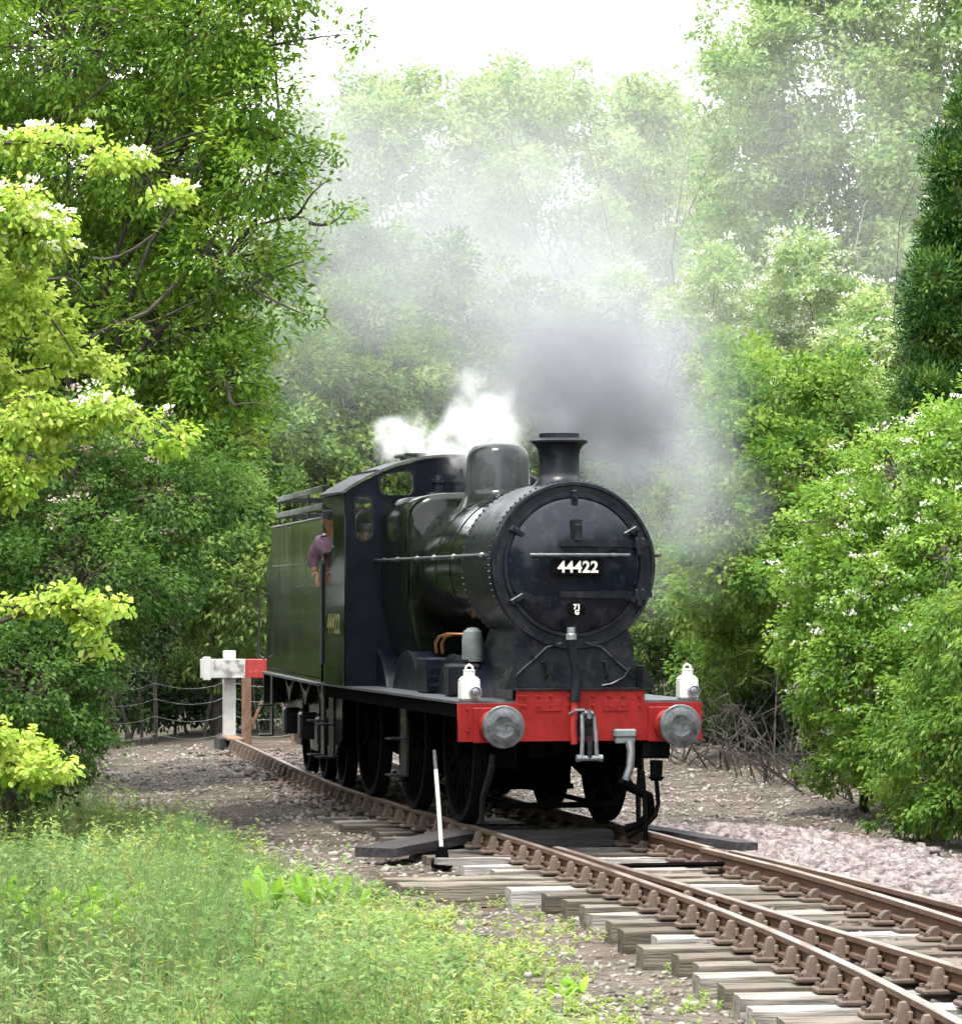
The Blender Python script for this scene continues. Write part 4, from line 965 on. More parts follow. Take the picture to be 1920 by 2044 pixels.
def clump_centres(g, blobs, dens, rmin=.62):
    """points in the outer part of a set of ellipsoids; blobs = [(centre(3), radii(3))]"""
    C_, O_ = [], []
    cs = np.array([b_[0] for b_ in blobs]); rs = np.array([b_[1] for b_ in blobs])
    for c, r in zip(cs, rs):
        ar = 4 * PI * ((r[0] * r[1]) ** 1.6 / 3 + (r[0] * r[2]) ** 1.6 / 3 + (r[1] * r[2]) ** 1.6 / 3) ** (1 / 1.6)
        n = max(3, int(ar * dens)); d = unit(g.normal(size=(n, 3)))
        rad = rmin + (1 - rmin) * g.random(n) ** .6
        rad = rad * (1 + .22 * np.sin(d[:, 0] * 7 + c[0] * 3) * np.sin(d[:, 2] * 6 + c[2]) + .10 * g.normal(size=n))
        p = c + d * rad[:, None] * r
        q = np.min(np.linalg.norm((p[:, None] - cs[None]) / rs[None], axis=2), axis=1)
        keep = q > rmin * .72
        C_.append(p[keep]); O_.append(unit(d[keep] / r))
    return np.concatenate(C_), np.concatenate(O_)

def leaves_for(g, name, cc, oo, per, R_, Ln, Wd, droop=.25, up=.0, flat=.65, six=False, spread=.55, tnoise=.28, rnd=.6, tri=False):
    n = len(cc); k = np.maximum(1, (per * (.6 + .8 * g.random(n))).astype(int)); idx = np.repeat(np.arange(n), k); m_ = len(idx)
    dlt = unit(g.normal(size=(m_, 3))) * (g.random((m_, 1)) ** .5) * np.array([1, 1, flat])
    P = cc[idx] + dlt * R_ * (.7 + .6 * g.random(n))[idx][:, None]
    A = unit(oo[idx] * .45 + dlt * spread + g.normal(size=(m_, 3)) * rnd * .5 + np.array([0, 0, up - droop]))
    U = np.array([0, 0, 1.0]) + g.normal(size=(m_, 3)) * .45
    ct = np.clip(.5 + g.normal(size=n) * tnoise, 0, 1)
    tint = np.clip(ct[idx] + g.normal(size=m_) * .16, 0, 1)
    s = .65 + .6 * g.random(m_)
    return leaf_mesh(name, P, A, U, Ln * s, Wd * s, tint, six, tri=tri)

def limb(mb, a, b2, r0, r1, g, wob=.08, n=6, seg=6):
    a = np.array(a, float); b2 = np.array(b2, float); L_ = np.linalg.norm(b2 - a); pts = []
    o1 = g.normal(size=3) * wob * L_; o2 = g.normal(size=3) * wob * L_
    for t in np.linspace(0, 1, seg + 1):
        pts.append(a + (b2 - a) * t + o1 * math.sin(PI * t) + o2 * math.sin(2 * PI * t) * .5)
    mb.tube(pts, [r0 + (r1 - r0) * t for t in np.linspace(0, 1, seg + 1)], n); return pts

def tree(name, label, cat, base, blobs, leaf, dens=12, per=34, R_=.24, Ln=.085, Wd=.045, trunk=.16, bark='bark', group=None, seed=0, droop=.25, up=0., flat=.65,
         blossom=None, six=False, twigs=.25, stems=1, tnoise=.28, rmin=.62, extra=None, low=None, rnd=.6, limbs=True, tri=False):
    g = np.random.default_rng(seed + 100)
    base = np.array(base, float); base[2] = float(ground_z(base[0], base[1])) - .03
    bl = [(np.array(c, float) - base, np.array(r, float)) for c, r in blobs]
    root = empty(name, tuple(base)); tag(root, label, cat, group)
    cc, oo = clump_centres(g, bl, dens, rmin)
    if extra is not None:
        ex = np.array(extra, float) - base; cc = np.concatenate([cc, ex]); oo = np.concatenate([oo, unit(g.normal(size=ex.shape) + [0, 0, .3])])
    ok = cc[:, 2] > (.12 if low is None else low); cc, oo = cc[ok], oo[ok]
    mobj('crown', leaves_for(g, 'crown', cc, oo, per, R_, Ln, Wd, droop, up, flat, six, tnoise=tnoise, rnd=rnd, tri=tri), leaf, root)
    # trunk with limbs reaching into every lobe of the crown, twigs to some leaf clumps
    mb = MB(); top = max(b_[0][2] for b_ in bl); cen = np.mean([b_[0] for b_ in bl], axis=0)
    for k in range(stems):
        off_ = g.normal(size=3) * (0 if stems == 1 else .35) * [1, 1, 0]
        fork = np.array([cen[0] * .45, cen[1] * .45, min(max(.35 * top, .5), 3.5)]) + off_
        tp = limb(mb, off_ * .4 + [0, 0, -.1], fork, trunk, trunk * .75, g, .04, 8)
        for i, (c, r) in enumerate(bl if limbs else []):
            if stems > 1 and i % stems != k: continue
            pts = limb(mb, fork, c, trunk * .42, trunk * .08, g, .09, 6)
    nt = int(len(cc) * twigs)
    if nt:
        for i in g.choice(len(cc), nt, replace=False):
            j = int(np.argmin([np.linalg.norm((cc[i] - c) / r) for c, r in bl])); s0 = bl[j][0] + (cc[i] - bl[j][0]) * .25
            limb(mb, s0, cc[i] + oo[i] * R_ * .4, .013, .004, g, .06, 3, 3)
    mb.build('trunk', bark, root)
    if blossom:
        nb_, mat_, sel = blossom
        cand = np.where(sel(cc + base))[0] if sel else np.arange(len(cc))
        if len(cand):
            ch = g.choice(cand, min(nb_, len(cand)), replace=False)
            bc = cc[ch] + oo[ch] * R_ * .6 + [0, 0, R_ * .2]
            mobj('blossom', leaves_for(g, 'blossom', bc, oo[ch], 13, R_ * .55, .034 * (Ln / .06) ** .5, .034 * (Ln / .06) ** .5, -.5, flat=.4), mat_, root)
    return root

def PB(px, py, d, rx, ry, rd): k = d / FPX; return (W(px, py, d), (rx * k, rd, ry * k))

# --- left: tall tree whose boughs lean over the line
LT = [PB(150, 90, 41, 250, 190, 1.5), PB(400, 60, 40.5, 150, 130, 1.2), PB(495, 180, 40, 85, 110, .8), PB(260, 310, 41, 240, 150, 1.4), PB(490, 330, 40, 90, 90, .9),
      PB(440, 500, 40.5, 120, 110, 1.0), PB(330, 640, 41, 170, 140, 1.3), PB(430, 740, 40.5, 90, 90, .8), PB(150, 560, 42, 220, 200, 1.5), PB(280, 820, 41, 170, 100, 1.2), PB(420, 860, 40.5, 90, 60, .7),
      PB(-150, 300, 42, 260, 300, 1.8), PB(250, -170, 41, 320, 160, 1.6), PB(520, -60, 40, 110, 90, .9), PB(60, 760, 42, 200, 160, 1.2)]
LX = [W(x, y, 40) for x, y in ((700, 45), (690, 85), (655, 40), (640, 60), (610, 30), (580, 60), (560, 100), (630, 275), (640, 300), (625, 325), (590, 290), (655, 408), (678, 405), (630, 420), (545, 400),
      (575, 480), (590, 500), (560, 520), (585, 590), (602, 615), (570, 600), (540, 640), (545, 795), (520, 830), (500, 850), (555, 330), (560, 300), (575, 250), (545, 200), (525, 130), (600, 10), (520, 620), (510, 690), (490, 790), (550, 560))]
t_ = tree('ash_tree', 'tall mid-green tree overhanging the track, its branch tips against the white sky', 'tree', W(40, 1400, 41.5), LT, 'lf_ash', dens=13, per=40, R_=.26, Ln=.092, Wd=.042, trunk=.13, seed=1, droop=.12, extra=LX, twigs=.3, tnoise=.42)
gq = np.random.default_rng(5); bq = np.array(t_.location)
for x0, y0, x1, y1 in ((470, 90, 700, 60), (480, 240, 640, 300), (480, 430, 600, 425), (560, 425, 640, 345), (600, 430, 670, 405), (480, 560, 590, 505), (490, 560, 600, 612), (440, 740, 545, 800), (470, 300, 560, 270),
                       (60, 60, 320, 40), (20, 240, 240, 130), (300, 290, 480, 240), (0, 560, 160, 560), (180, 500, 340, 400), (250, 620, 430, 560), (220, 620, 300, 640)):
    mbq = MB(); limb(mbq, W(x0, y0, 40) - bq, W(x1, y1, 40 - .25) - bq, .022, .006, gq, .10, 5, 7); mbq.build('branch', 'bark', t_)
tree('ash_tree', 'taller tree standing behind the overhanging one, filling the corner', 'tree', W(60, 1400, 50), [PB(60, 80, 50, 200, 200, 1.5), PB(260, 120, 50, 190, 190, 1.5), PB(150, 380, 50, 220, 180, 1.5), PB(330, 400, 49, 140, 150, 1.2), PB(0, 600, 50, 200, 180, 1.5), PB(240, 640, 49, 200, 160, 1.4), PB(380, 180, 49.5, 100, 130, 1.0), PB(120, -120, 50, 320, 150, 1.6), PB(330, 850, 49, 120, 120, 1.1), PB(100, 850, 49, 200, 150, 1.3)],
     'lf_ash', dens=9, per=36, R_=.30, Ln=.11, Wd=.055, trunk=.2, seed=4, droop=.15, tri=True)
# --- left: dark hawthorn with fading blossom below it
LD = [PB(120, 900, 38, 190, 150, 1.2), PB(300, 960, 38, 150, 130, 1.0), PB(390, 960, 38.5, 80, 90, .7), PB(160, 1120, 37, 190, 140, 1.2), PB(300, 1110, 38, 110, 100, .8), PB(60, 1320, 36, 150, 150, 1.1), PB(170, 1260, 36.5, 75, 90, .8),
      PB(120, 1450, 36, 90, 80, .7), PB(170, 1400, 36.5, 45, 60, .5), PB(20, 1480, 35.5, 120, 90, .8), PB(-120, 1100, 37, 200, 300, 1.4)]
tree('hawthorn_bush', 'dark green hawthorn with fading pinkish blossom below the overhanging tree', 'bush', W(40, 1500, 37), LD, 'lf_haw', dens=17, per=42, R_=.19, Ln=.058, Wd=.038, trunk=.09, stems=3, seed=2,
     blossom=(90, 'blossom_pink', lambda p: (np.abs(p[:, 0] - W(235, 0, 38)[0]) < .55) & (p[:, 2] > W(0, 1060, 38)[2])), rmin=.55)
# --- left foreground: lime green hawthorn sprays reaching in from outside the frame
def bough(path, rad, d, n, sd):
    g = np.random.default_rng(sd); path = np.array(path, float); s = np.concatenate([[0], np.cumsum(np.linalg.norm(np.diff(path, axis=0), axis=1))]); o = []
    for t in np.linspace(0, s[-1], n):
        r = rad * (1 - .4 * t / s[-1]) * g.uniform(.6, 1.25)
        x = np.interp(t, s, path[:, 0]) + g.normal() * rad * .25; y = np.interp(t, s, path[:, 1]) + g.normal() * rad * .3; o.append(PB(x, y, d + g.normal() * .12, r, r * .7, r / 300.))
    return o
BP = [([(-120, 280), (60, 262), (180, 275), (260, 318), (340, 392)], 44, 24, 12), ([(-100, 430), (20, 415), (70, 430), (110, 475)], 80, 23.5, 7), ([(-60, 520), (60, 565), (110, 625), (150, 690)], 52, 24, 9),
      ([(-100, 740), (0, 720), (90, 705), (190, 725)], 52, 24.2, 9), ([(-60, 880), (20, 860), (90, 815), (180, 800), (250, 808), (305, 840)], 64, 23.4, 12), ([(-80, 930), (10, 935), (70, 940)], 90, 23.4, 6),
      ([(-80, 1185), (60, 1165), (140, 1152), (215, 1168)], 36, 23, 10), ([(120, 1155), (170, 1195), (190, 1240)], 26, 23, 5), ([(-80, 1500), (0, 1465), (60, 1490), (115, 1520)], 64, 22.6, 8), ([(-60, 640), (10, 640), (60, 650)], 60, 23.8, 5)]
LL = []
for i, (p_, r_, d_, n_) in enumerate(BP): LL += bough(p_, r_, d_, n_, 300 + i)
LL += [PB(-240, 600, 24, 180, 350, .8), PB(-250, 1100, 24, 160, 350, .7)]
lt = tree('hawthorn_tree', 'lime green hawthorn reaching in with sprays of leaves and white blossom', 'tree', W(-420, 1900, 24), LL, 'lf_lime', dens=36, per=30, R_=.115, Ln=.046, Wd=.036, trunk=.09, seed=3, six=True, rmin=.2, limbs=False,
     blossom=(190, 'blossom', lambda p: ((p[:, 2] > W(0, 520, 24)[2]) & (p[:, 2] < W(0, 230, 24)[2] + .15)) | ((np.abs(p[:, 2] - W(0, 795, 23.4)[2]) < .10) & (p[:, 0] > W(120, 0, 23.4)[0]))), twigs=.10, droop=.4, tnoise=.2)
gq = np.random.default_rng(6); bq = np.array(lt.location)
for p_, r_, d_, n_ in BP:
    pts = [W(-300, p_[0][1] + 160, d_) - bq] + [W(x, y + 8, d_) - bq for x, y in p_]
    mbq = MB(); mbq.tube(pts, list(np.linspace(.022, .004, len(pts))), 5); mbq.build('bough', 'bark', lt)
# --- wood behind the buffer stop and the tender
gp = 'leafy trees of the wood behind the engine'
wd = dict(tri=True, leaf='lf_wood', R_=.33, Ln=.12, Wd=.075, per=34, trunk=.13, tnoise=.34)
tree('wood_tree', 'leafy tree in the wood behind the buffer stop', 'tree', W(420, 1400, 66), [PB(420, 1000, 66, 120, 130, 1.4), PB(340, 1120, 65, 90, 110, 1.0), PB(480, 1140, 65, 90, 110, 1.0), PB(440, 860, 67, 100, 110, 1.2), PB(400, 1250, 66, 110, 70, 1.0)], dens=9, group=gp, seed=11, **wd)
tree('wood_tree', 'leafy tree rising above the coal rails of the tender', 'tree', W(560, 1400, 69), [PB(560, 720, 69, 120, 110, 1.4), PB(540, 860, 68, 110, 110, 1.3), PB(600, 960, 68, 110, 90, 1.2), PB(520, 990, 67, 80, 90, 1.0), PB(500, 1090, 67, 70, 80, 1.0)], dens=9, group=gp, seed=12, **wd)
tree('wood_tree', 'leafy tree directly above the cab roof', 'tree', W(720, 1400, 71), [PB(700, 640, 71, 110, 110, 1.4), PB(680, 770, 70, 110, 100, 1.3), PB(760, 760, 70, 90, 110, 1.2), PB(740, 890, 69, 120, 90, 1.2), PB(640, 880, 70, 80, 80, 1.0)], dens=9, group=gp, seed=13, **wd)
tree('wood_tree', 'narrow tree with a pointed top behind the white steam', 'tree', W(870, 1400, 73), [PB(870, 530, 73, 55, 70, .9), PB(890, 630, 73, 75, 90, 1.1), PB(850, 740, 72, 90, 90, 1.2), PB(930, 760, 72, 90, 90, 1.2), PB(880, 870, 71, 130, 90, 1.3)], dens=10, group=gp, seed=14, **wd)
tree('wood_tree', 'pale leafy tree seen through the drifting smoke left of the clearing', 'tree', W(600, 1400, 80), [PB(560, 540, 80, 100, 100, 1.5), PB(640, 480, 80, 100, 90, 1.5), PB(720, 520, 80, 100, 90, 1.4), PB(600, 640, 79, 110, 90, 1.4), PB(780, 600, 79, 90, 100, 1.3)], dens=8, group=gp, seed=15, **wd)
tree('wood_tree', 'leafy tree behind the chimney smoke', 'tree', W(1080, 1400, 76), [PB(1020, 640, 76, 100, 110, 1.4), PB(1120, 700, 75, 110, 110, 1.4), PB(1040, 820, 75, 120, 110, 1.4), PB(1180, 860, 75, 110, 120, 1.4), PB(1010, 960, 75, 100, 100, 1.3), PB(1200, 1010, 74, 110, 130, 1.3)], dens=9, group=gp, seed=16, **wd)
# thin stems under the wood edge
for i, (px, d, h_) in enumerate(((258, 64.5, 3.2), (276, 65, 4.0), (300, 66, 3), (340, 66.5, 3.5), (395, 65.6, 4), (415, 66.2, 5), (505, 66, 3.4), (225, 65.5, 3))):
    g = np.random.default_rng(40 + i); p = W(px, 1450, d); p[2] = float(ground_z(p[0], p[1])) - .05
    r_ = empty('sapling', tuple(p)); tag(r_, 'bare thin sapling behind the fence, ' + ('third', 'fourth', 'fifth', 'sixth', 'seventh', 'eighth', 'ninth', 'second')[i] + ' stem from the left end', 'sapling', 'bare saplings at the wood edge behind the fence')
    mb = MB(); pts = limb(mb, (0, 0, 0), (g.normal() * .3, g.normal() * .3, h_), .032, .010, g, .03, 6, 8)
    mb.build('stem', 'bark', r_); mb = MB()
    for k in range(5):
        q_ = np.array(pts[2 + k]); limb(mb, q_, q_ + g.normal(size=3) * [.5, .5, .2] + [0, 0, .3], .018, .004, g, .1, 4, 4)
    mb.build('side_branch', 'bark', r_)
# low growth under the wood
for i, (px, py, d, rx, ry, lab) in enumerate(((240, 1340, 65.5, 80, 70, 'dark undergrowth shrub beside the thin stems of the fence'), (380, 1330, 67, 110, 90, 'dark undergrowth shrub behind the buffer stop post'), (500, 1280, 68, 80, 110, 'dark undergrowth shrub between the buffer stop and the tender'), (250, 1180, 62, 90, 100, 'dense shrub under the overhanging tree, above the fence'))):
    tree('shrub', lab, 'shrub', W(px, 1430, d), [PB(px, py, d, rx, ry, 1.0), PB(px + rx * .5, py + 20, d + .8, rx * .6, ry * .7, .8), PB(px - rx * .6, py + 10, d + .4, rx * .6, ry * .8, .8)], 'lf_shade', dens=10, per=30, R_=.28, Ln=.10, Wd=.06, trunk=.03, stems=3, seed=50 + i, tnoise=.3)  # undergrowth shade put into these leaf colours
# --- far tall trees across the clearing
gf_ = 'tall pale trees on the skyline'
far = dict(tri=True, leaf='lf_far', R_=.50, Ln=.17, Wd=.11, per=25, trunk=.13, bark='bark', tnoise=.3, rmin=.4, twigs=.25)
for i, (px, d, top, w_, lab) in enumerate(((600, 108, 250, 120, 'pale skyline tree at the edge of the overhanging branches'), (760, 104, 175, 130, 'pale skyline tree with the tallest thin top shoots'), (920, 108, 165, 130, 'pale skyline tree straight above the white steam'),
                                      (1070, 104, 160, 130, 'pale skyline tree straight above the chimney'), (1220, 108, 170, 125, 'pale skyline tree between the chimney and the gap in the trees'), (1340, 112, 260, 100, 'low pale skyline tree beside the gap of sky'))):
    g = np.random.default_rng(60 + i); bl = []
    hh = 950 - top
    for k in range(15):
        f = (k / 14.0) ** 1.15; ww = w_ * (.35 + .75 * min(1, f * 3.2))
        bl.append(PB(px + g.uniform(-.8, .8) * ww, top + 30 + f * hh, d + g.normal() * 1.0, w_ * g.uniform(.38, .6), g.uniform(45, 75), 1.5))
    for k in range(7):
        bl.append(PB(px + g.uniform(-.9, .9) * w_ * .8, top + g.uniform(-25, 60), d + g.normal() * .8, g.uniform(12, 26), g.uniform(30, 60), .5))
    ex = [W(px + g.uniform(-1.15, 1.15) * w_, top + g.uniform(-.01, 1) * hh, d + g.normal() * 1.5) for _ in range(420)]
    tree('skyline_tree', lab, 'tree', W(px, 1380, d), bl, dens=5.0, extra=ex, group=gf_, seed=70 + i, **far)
# --- right: aspens
asp = dict(tri=True, leaf='lf_aspen', R_=.40, Ln=.12, Wd=.10, per=30, trunk=.12, bark='bark_pale', tnoise=.3, rmin=.4, twigs=.2)
for i, (px, d, top, w_, lab) in enumerate(((1490, 80, -60, 125, 'tall pale aspen beside the gap of sky'), (1660, 82, -160, 130, 'tall pale aspen leaning over the blossoming bushes'), (1830, 79, -200, 150, 'tall pale aspen with whitish limbs behind the dark cypress'))):
    g = np.random.default_rng(80 + i); bl = []
    for k in range(20):
        f = k / 19.0; ww = w_ * (.45 + .65 * math.sin(PI * min(1, f * .75 + .18)))
        bl.append(PB(px + g.uniform(-.75, .75) * ww, top + f * (640 - top), d + g.normal() * .9, ww * g.uniform(.35, .6), g.uniform(50, 85), 1.1))
    ex = [W(px + g.uniform(-1.2, 1.2) * w_, top + g.random() * (680 - top), d + g.normal() * 1.2) for _ in range(380)]
    tree('aspen_tree', lab, 'tree', W(px + 10, 1350, d), bl, dens=5.5, extra=ex, group='tall aspens above the bushes', seed=90 + i, **asp)
RF = 1.21
def PR(px, py, d, rx, ry, rd): return PB(px, py, d * RF, rx, ry, rd * 1.15)
def WR(px, py, d): return W(px, py, d * RF)
# --- right: blossoming hawthorns at the middle distance
hw = dict(tri=True, leaf='lf_far', R_=.32, Ln=.115, Wd=.08, per=32, trunk=.1, stems=3, tnoise=.35, rmin=.55)
for i, (px, d, top, w_, lab) in enumerate(((1210, 66, 520, 110, 'blossoming hawthorn half hidden by the chimney smoke'), (1390, 62, 470, 120, 'blossoming hawthorn right of the dark smoke'), (1560, 60, 455, 120, 'hawthorn thick with white blossom below the aspens'), (1690, 57, 560, 90, 'yellow-green hawthorn beside the dark cypress'))):
    g = np.random.default_rng(110 + i); bl = []
    for k, (fx, fy_, fr) in enumerate(((0, .12, .6), (-.6, .3, .6), (.6, .28, .6), (0, .5, .8), (-.7, .65, .6), (.7, .65, .6), (0, .85, .8))):
        hh = 1000 - top; bl.append(PR(px + fx * w_, top + fy_ * hh, d + g.normal() * .5, w_ * fr * .8, hh * fr * .2, 1.2))
    tree('hawthorn_bush', lab, 'bush', WR(px, 1400, d), bl, dens=8, seed=120 + i, blossom=((260, 240, 520, 120)[i], 'blossom', None), group='blossoming hawthorns beyond the engine', **hw)
# --- right: dense bush beside the smokebox
tree('dense_bush', 'dense vivid green bush beside the smokebox, dark underneath', 'bush', WR(1520, 1450, 47), [PR(1500, 780, 47, 140, 100, 1.2), PR(1620, 800, 47, 100, 110, 1.1), PR(1430, 880, 46, 90, 100, 1.0), PR(1540, 930, 45.5, 130, 110, 1.1), PR(1400, 1030, 45, 80, 110, .9), PR(1480, 1120, 44.5, 110, 90, .9), PR(1610, 1050, 45, 110, 120, 1.0), PR(1360, 1160, 46, 60, 60, .7), PR(1420, 700, 49, 80, 60, .9), PR(1480, 1260, 46, 120, 70, .8), PR(1600, 1250, 45, 110, 90, .8), PR(1390, 1290, 47, 80, 60, .7)],
     'lf_dense', dens=10.5, per=40, R_=.26, Ln=.10, Wd=.064, trunk=.07, stems=3, seed=130, tnoise=.44, rmin=.55)
tree('dense_bush', 'hazy green bush in the smoke just behind the smokebox', 'bush', WR(1290, 1440, 54), [PR(1300, 1050, 54, 90, 120, 1.0), PR(1270, 1180, 53, 80, 90, .9), PR(1360, 960, 54, 70, 110, .9), PR(1340, 1150, 52, 70, 100, .8)], 'lf_wood', dens=11, per=34, R_=.24, Ln=.09, Wd=.06, trunk=.08, stems=3, seed=131)
# --- right: hawthorn in front with white blossom
tree('hawthorn_bush', 'bright green hawthorn dotted with white blossom beside the line', 'bush', WR(1690, 1560, 36.5), [PR(1660, 1010, 36, 110, 80, .8), PR(1760, 930, 36, 130, 120, .9), PR(1870, 880, 36, 120, 130, 1.0), PR(1590, 1110, 36, 90, 70, .7), PR(1700, 1130, 35.5, 130, 110, .9), PR(1840, 1090, 35, 130, 150, .9), PR(1560, 1230, 36, 70, 70, .6), PR(1660, 1290, 35.2, 120, 110, .8), PR(1800, 1300, 34.5, 120, 130, .9), PR(1700, 1430, 35, 90, 80, .6), PR(1600, 1360, 36.5, 80, 70, .6), PR(1800, 1430, 34.5, 100, 90, .7), PR(1640, 1480, 36.5, 70, 50, .5), PR(1730, 1510, 35.5, 80, 45, .5)],
     'lf_hawr', dens=14.5, per=42, R_=.20, Ln=.070, Wd=.045, trunk=.05, stems=4, seed=132, blossom=(330, 'blossom', None), tnoise=.33, rmin=.5, low=.08)
tree('hawthorn_bush', 'deep green bush at the edge of the ballast under the blossoming hawthorn', 'bush', WR(1850, 1640, 31.5), [PR(1850, 1250, 32, 90, 120, .7), PR(1780, 1430, 32, 90, 90, .6), PR(1870, 1420, 31.5, 100, 120, .7), PR(1760, 1530, 32.5, 70, 50, .5), PR(1850, 1560, 31.5, 110, 70, .6), PR(1780, 1590, 32.3, 70, 40, .4), PR(1960, 1300, 31, 120, 250, .9)],
     'lf_dense', dens=17, per=40, R_=.18, Ln=.078, Wd=.036, trunk=.03, stems=3, seed=133, tnoise=.3, rmin=.5, droop=.45, low=.1)
# --- right: cypress
g = np.random.default_rng(140); bl = []
for k in range(17):
    f = k / 16.0; y = 165 + f * 640; hw_ = 20 + 95 * f ** .75
    for s_ in ((-.55, 0, .55) if f > .15 else (0,)): bl.append(PR(1880 + s_ * hw_ * 1.35 + g.normal() * 8, y + g.normal() * 12, 44 + g.normal() * .25, hw_ * .52, 48, .25 + .45 * f))
tree('cypress_tree', 'dark columnar cypress at the edge of the wood', 'tree', WR(1880, 1400, 44), bl, 'lf_con', dens=17, per=58, R_=.24, Ln=.095, Wd=.036, trunk=.03, tri=True, seed=141, droop=-.05, up=.10, flat=.75, tnoise=.42, rmin=.5, twigs=.05)
tree('cypress_tree', 'second dark cypress behind the first, mostly hidden', 'tree', WR(1990, 1400, 46), [PR(1985, 300 + 60 * k, 46, 35 + 9 * k, 60, .5) for k in range(9)], 'lf_con', dens=24, per=30, R_=.16, Ln=.105, Wd=.022, trunk=.05, tri=True, seed=142, droop=-.55, up=.35, flat=1.5, rmin=.5, twigs=.05)
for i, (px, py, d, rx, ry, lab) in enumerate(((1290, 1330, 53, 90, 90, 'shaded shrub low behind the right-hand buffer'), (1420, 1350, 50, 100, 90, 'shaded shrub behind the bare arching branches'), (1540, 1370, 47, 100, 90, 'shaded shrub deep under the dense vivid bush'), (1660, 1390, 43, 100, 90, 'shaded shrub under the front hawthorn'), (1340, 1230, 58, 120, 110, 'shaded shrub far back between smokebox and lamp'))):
    tree('shrub', lab, 'shrub', WR(px, 1440, d), [PR(px, py, d, rx, ry, 1.0), PR(px + rx * .6, py + 25, d + .6, rx * .6, ry * .7, .8), PR(px - rx * .6, py + 20, d + .3, rx * .6, ry * .8, .8)], 'lf_shade', dens=12, per=30, R_=.24, Ln=.09, Wd=.055, trunk=.03, stems=3, seed=170 + i, tnoise=.25, low=.02)  # backing shrubs added for a dark hollow; leaf colour carries painted shade
# bare arching branches under the right hand bushes
g = np.random.default_rng(150)
bb = empty('bramble', tuple(WR(1500, 1490, 40) * [1, 1, 0] + [0, 0, -.35])); tag(bb, 'tangle of bare arching branches under the bushes beside the engine', 'bramble'); b0 = np.array(bb.location)
for i in range(60):
    x = g.uniform(1290, 1660); d = 47 - (x - 1290) / 370 * 9.5 + g.normal() * .4
    a = WR(x, 1450, d); a[2] = float(ground_z(a[0], a[1])); e_ = a + np.array([g.normal() * .7 - .3, g.normal() * .5 - .2, g.uniform(.2, 1.7)])
    mid = (a + e_) / 2 + [0, 0, g.uniform(.1, .6)]
    mb = MB(); pts = [a * (1 - t) ** 2 + 2 * mid * t * (1 - t) + e_ * t * t - b0 for t in np.linspace(0, 1, 7)]
    mb.tube(pts, list(np.linspace(g.uniform(.010, .024), .004, 7)), 4)
    for k in range(2):
        q_ = pts[3 + k]; mb.tube([q_, q_ + g.normal(size=3) * .15, q_ + g.normal(size=3) * .3 + [0, 0, -.05]], [.008, .006, .003], 3)
    mb.build('branch', 'bark', bb)
# woodland mass that closes the view and the sides outside the frame
g = np.random.default_rng(160)
def mass(label, blobs, leaf, dens, per, R_, Ln, Wd, seed):
    g = np.random.default_rng(seed); cc, oo = clump_centres(g, blobs, dens, .5)
    cc[:, 2] = np.maximum(cc[:, 2], .1)
    tag(mobj('woodland', leaves_for(g, 'woodland', cc, oo, per, R_, Ln, Wd, tnoise=.35, tri=True), leaf), label, 'wood', kind='stuff')
bl = [(np.array([x, 122 + g.normal() * 5, 4 + 3.6 * k]), np.array([4, 3, 3.4])) for x in np.arange(-19, 22, 5.0) for k in range(3)]
bl += [(np.array([x, 86 + g.normal() * 2, 2.2 + 2.2 * k]), np.array([2.6, 2, 2])) for x in np.arange(-14, 16, 3.2) for k in range(2)]
mass('hazy mass of trees far behind the clearing', bl, 'lf_wood', 1.7, 30, .80, .32, .21, 161)
bl = [(np.array([-8.5 - .5 * abs(g.normal()), y, 2.0 + 3.2 * k]), np.array([2.2, 2.2, 2.4])) for y in np.arange(8, 62, 3.6) for k in range(2)]
bl += [(np.array([9.5 + abs(g.normal()), y, 2.0 + 3.0 * k]), np.array([2.0, 2.2, 2.4])) for y in np.arange(8, 62, 3.6) for k in range(2)]  # mostly out of view, added for reflections and light
mass('line of bushes and trees along both sides of the yard, added for reflections and light', bl, 'lf_haw', 1.3, 22, .65, .34, .22, 162)

g = np.random.default_rng(163)
bl = [(np.array([sx * (11 + 3 * g.random()), y, 2.5 + 3.6 * k]), np.array([3.0, 3.2, 3.0])) for y in np.arange(-44, 6, 5.5) for k in range(3) for sx in (-1, 1)]
bl += [(np.array([x, -48 + 2 * g.random(), 2.5 + 3.6 * k]), np.array([3.4, 3.0, 3.0])) for x in np.arange(-14, 16, 5.5) for k in range(3)]  # unseen trees added around the camera to darken reflections on the engine
mass('unseen trees added behind the camera to darken the engine front', bl, 'lf_haw', .5, 16, 1.1, .75, .5, 164)

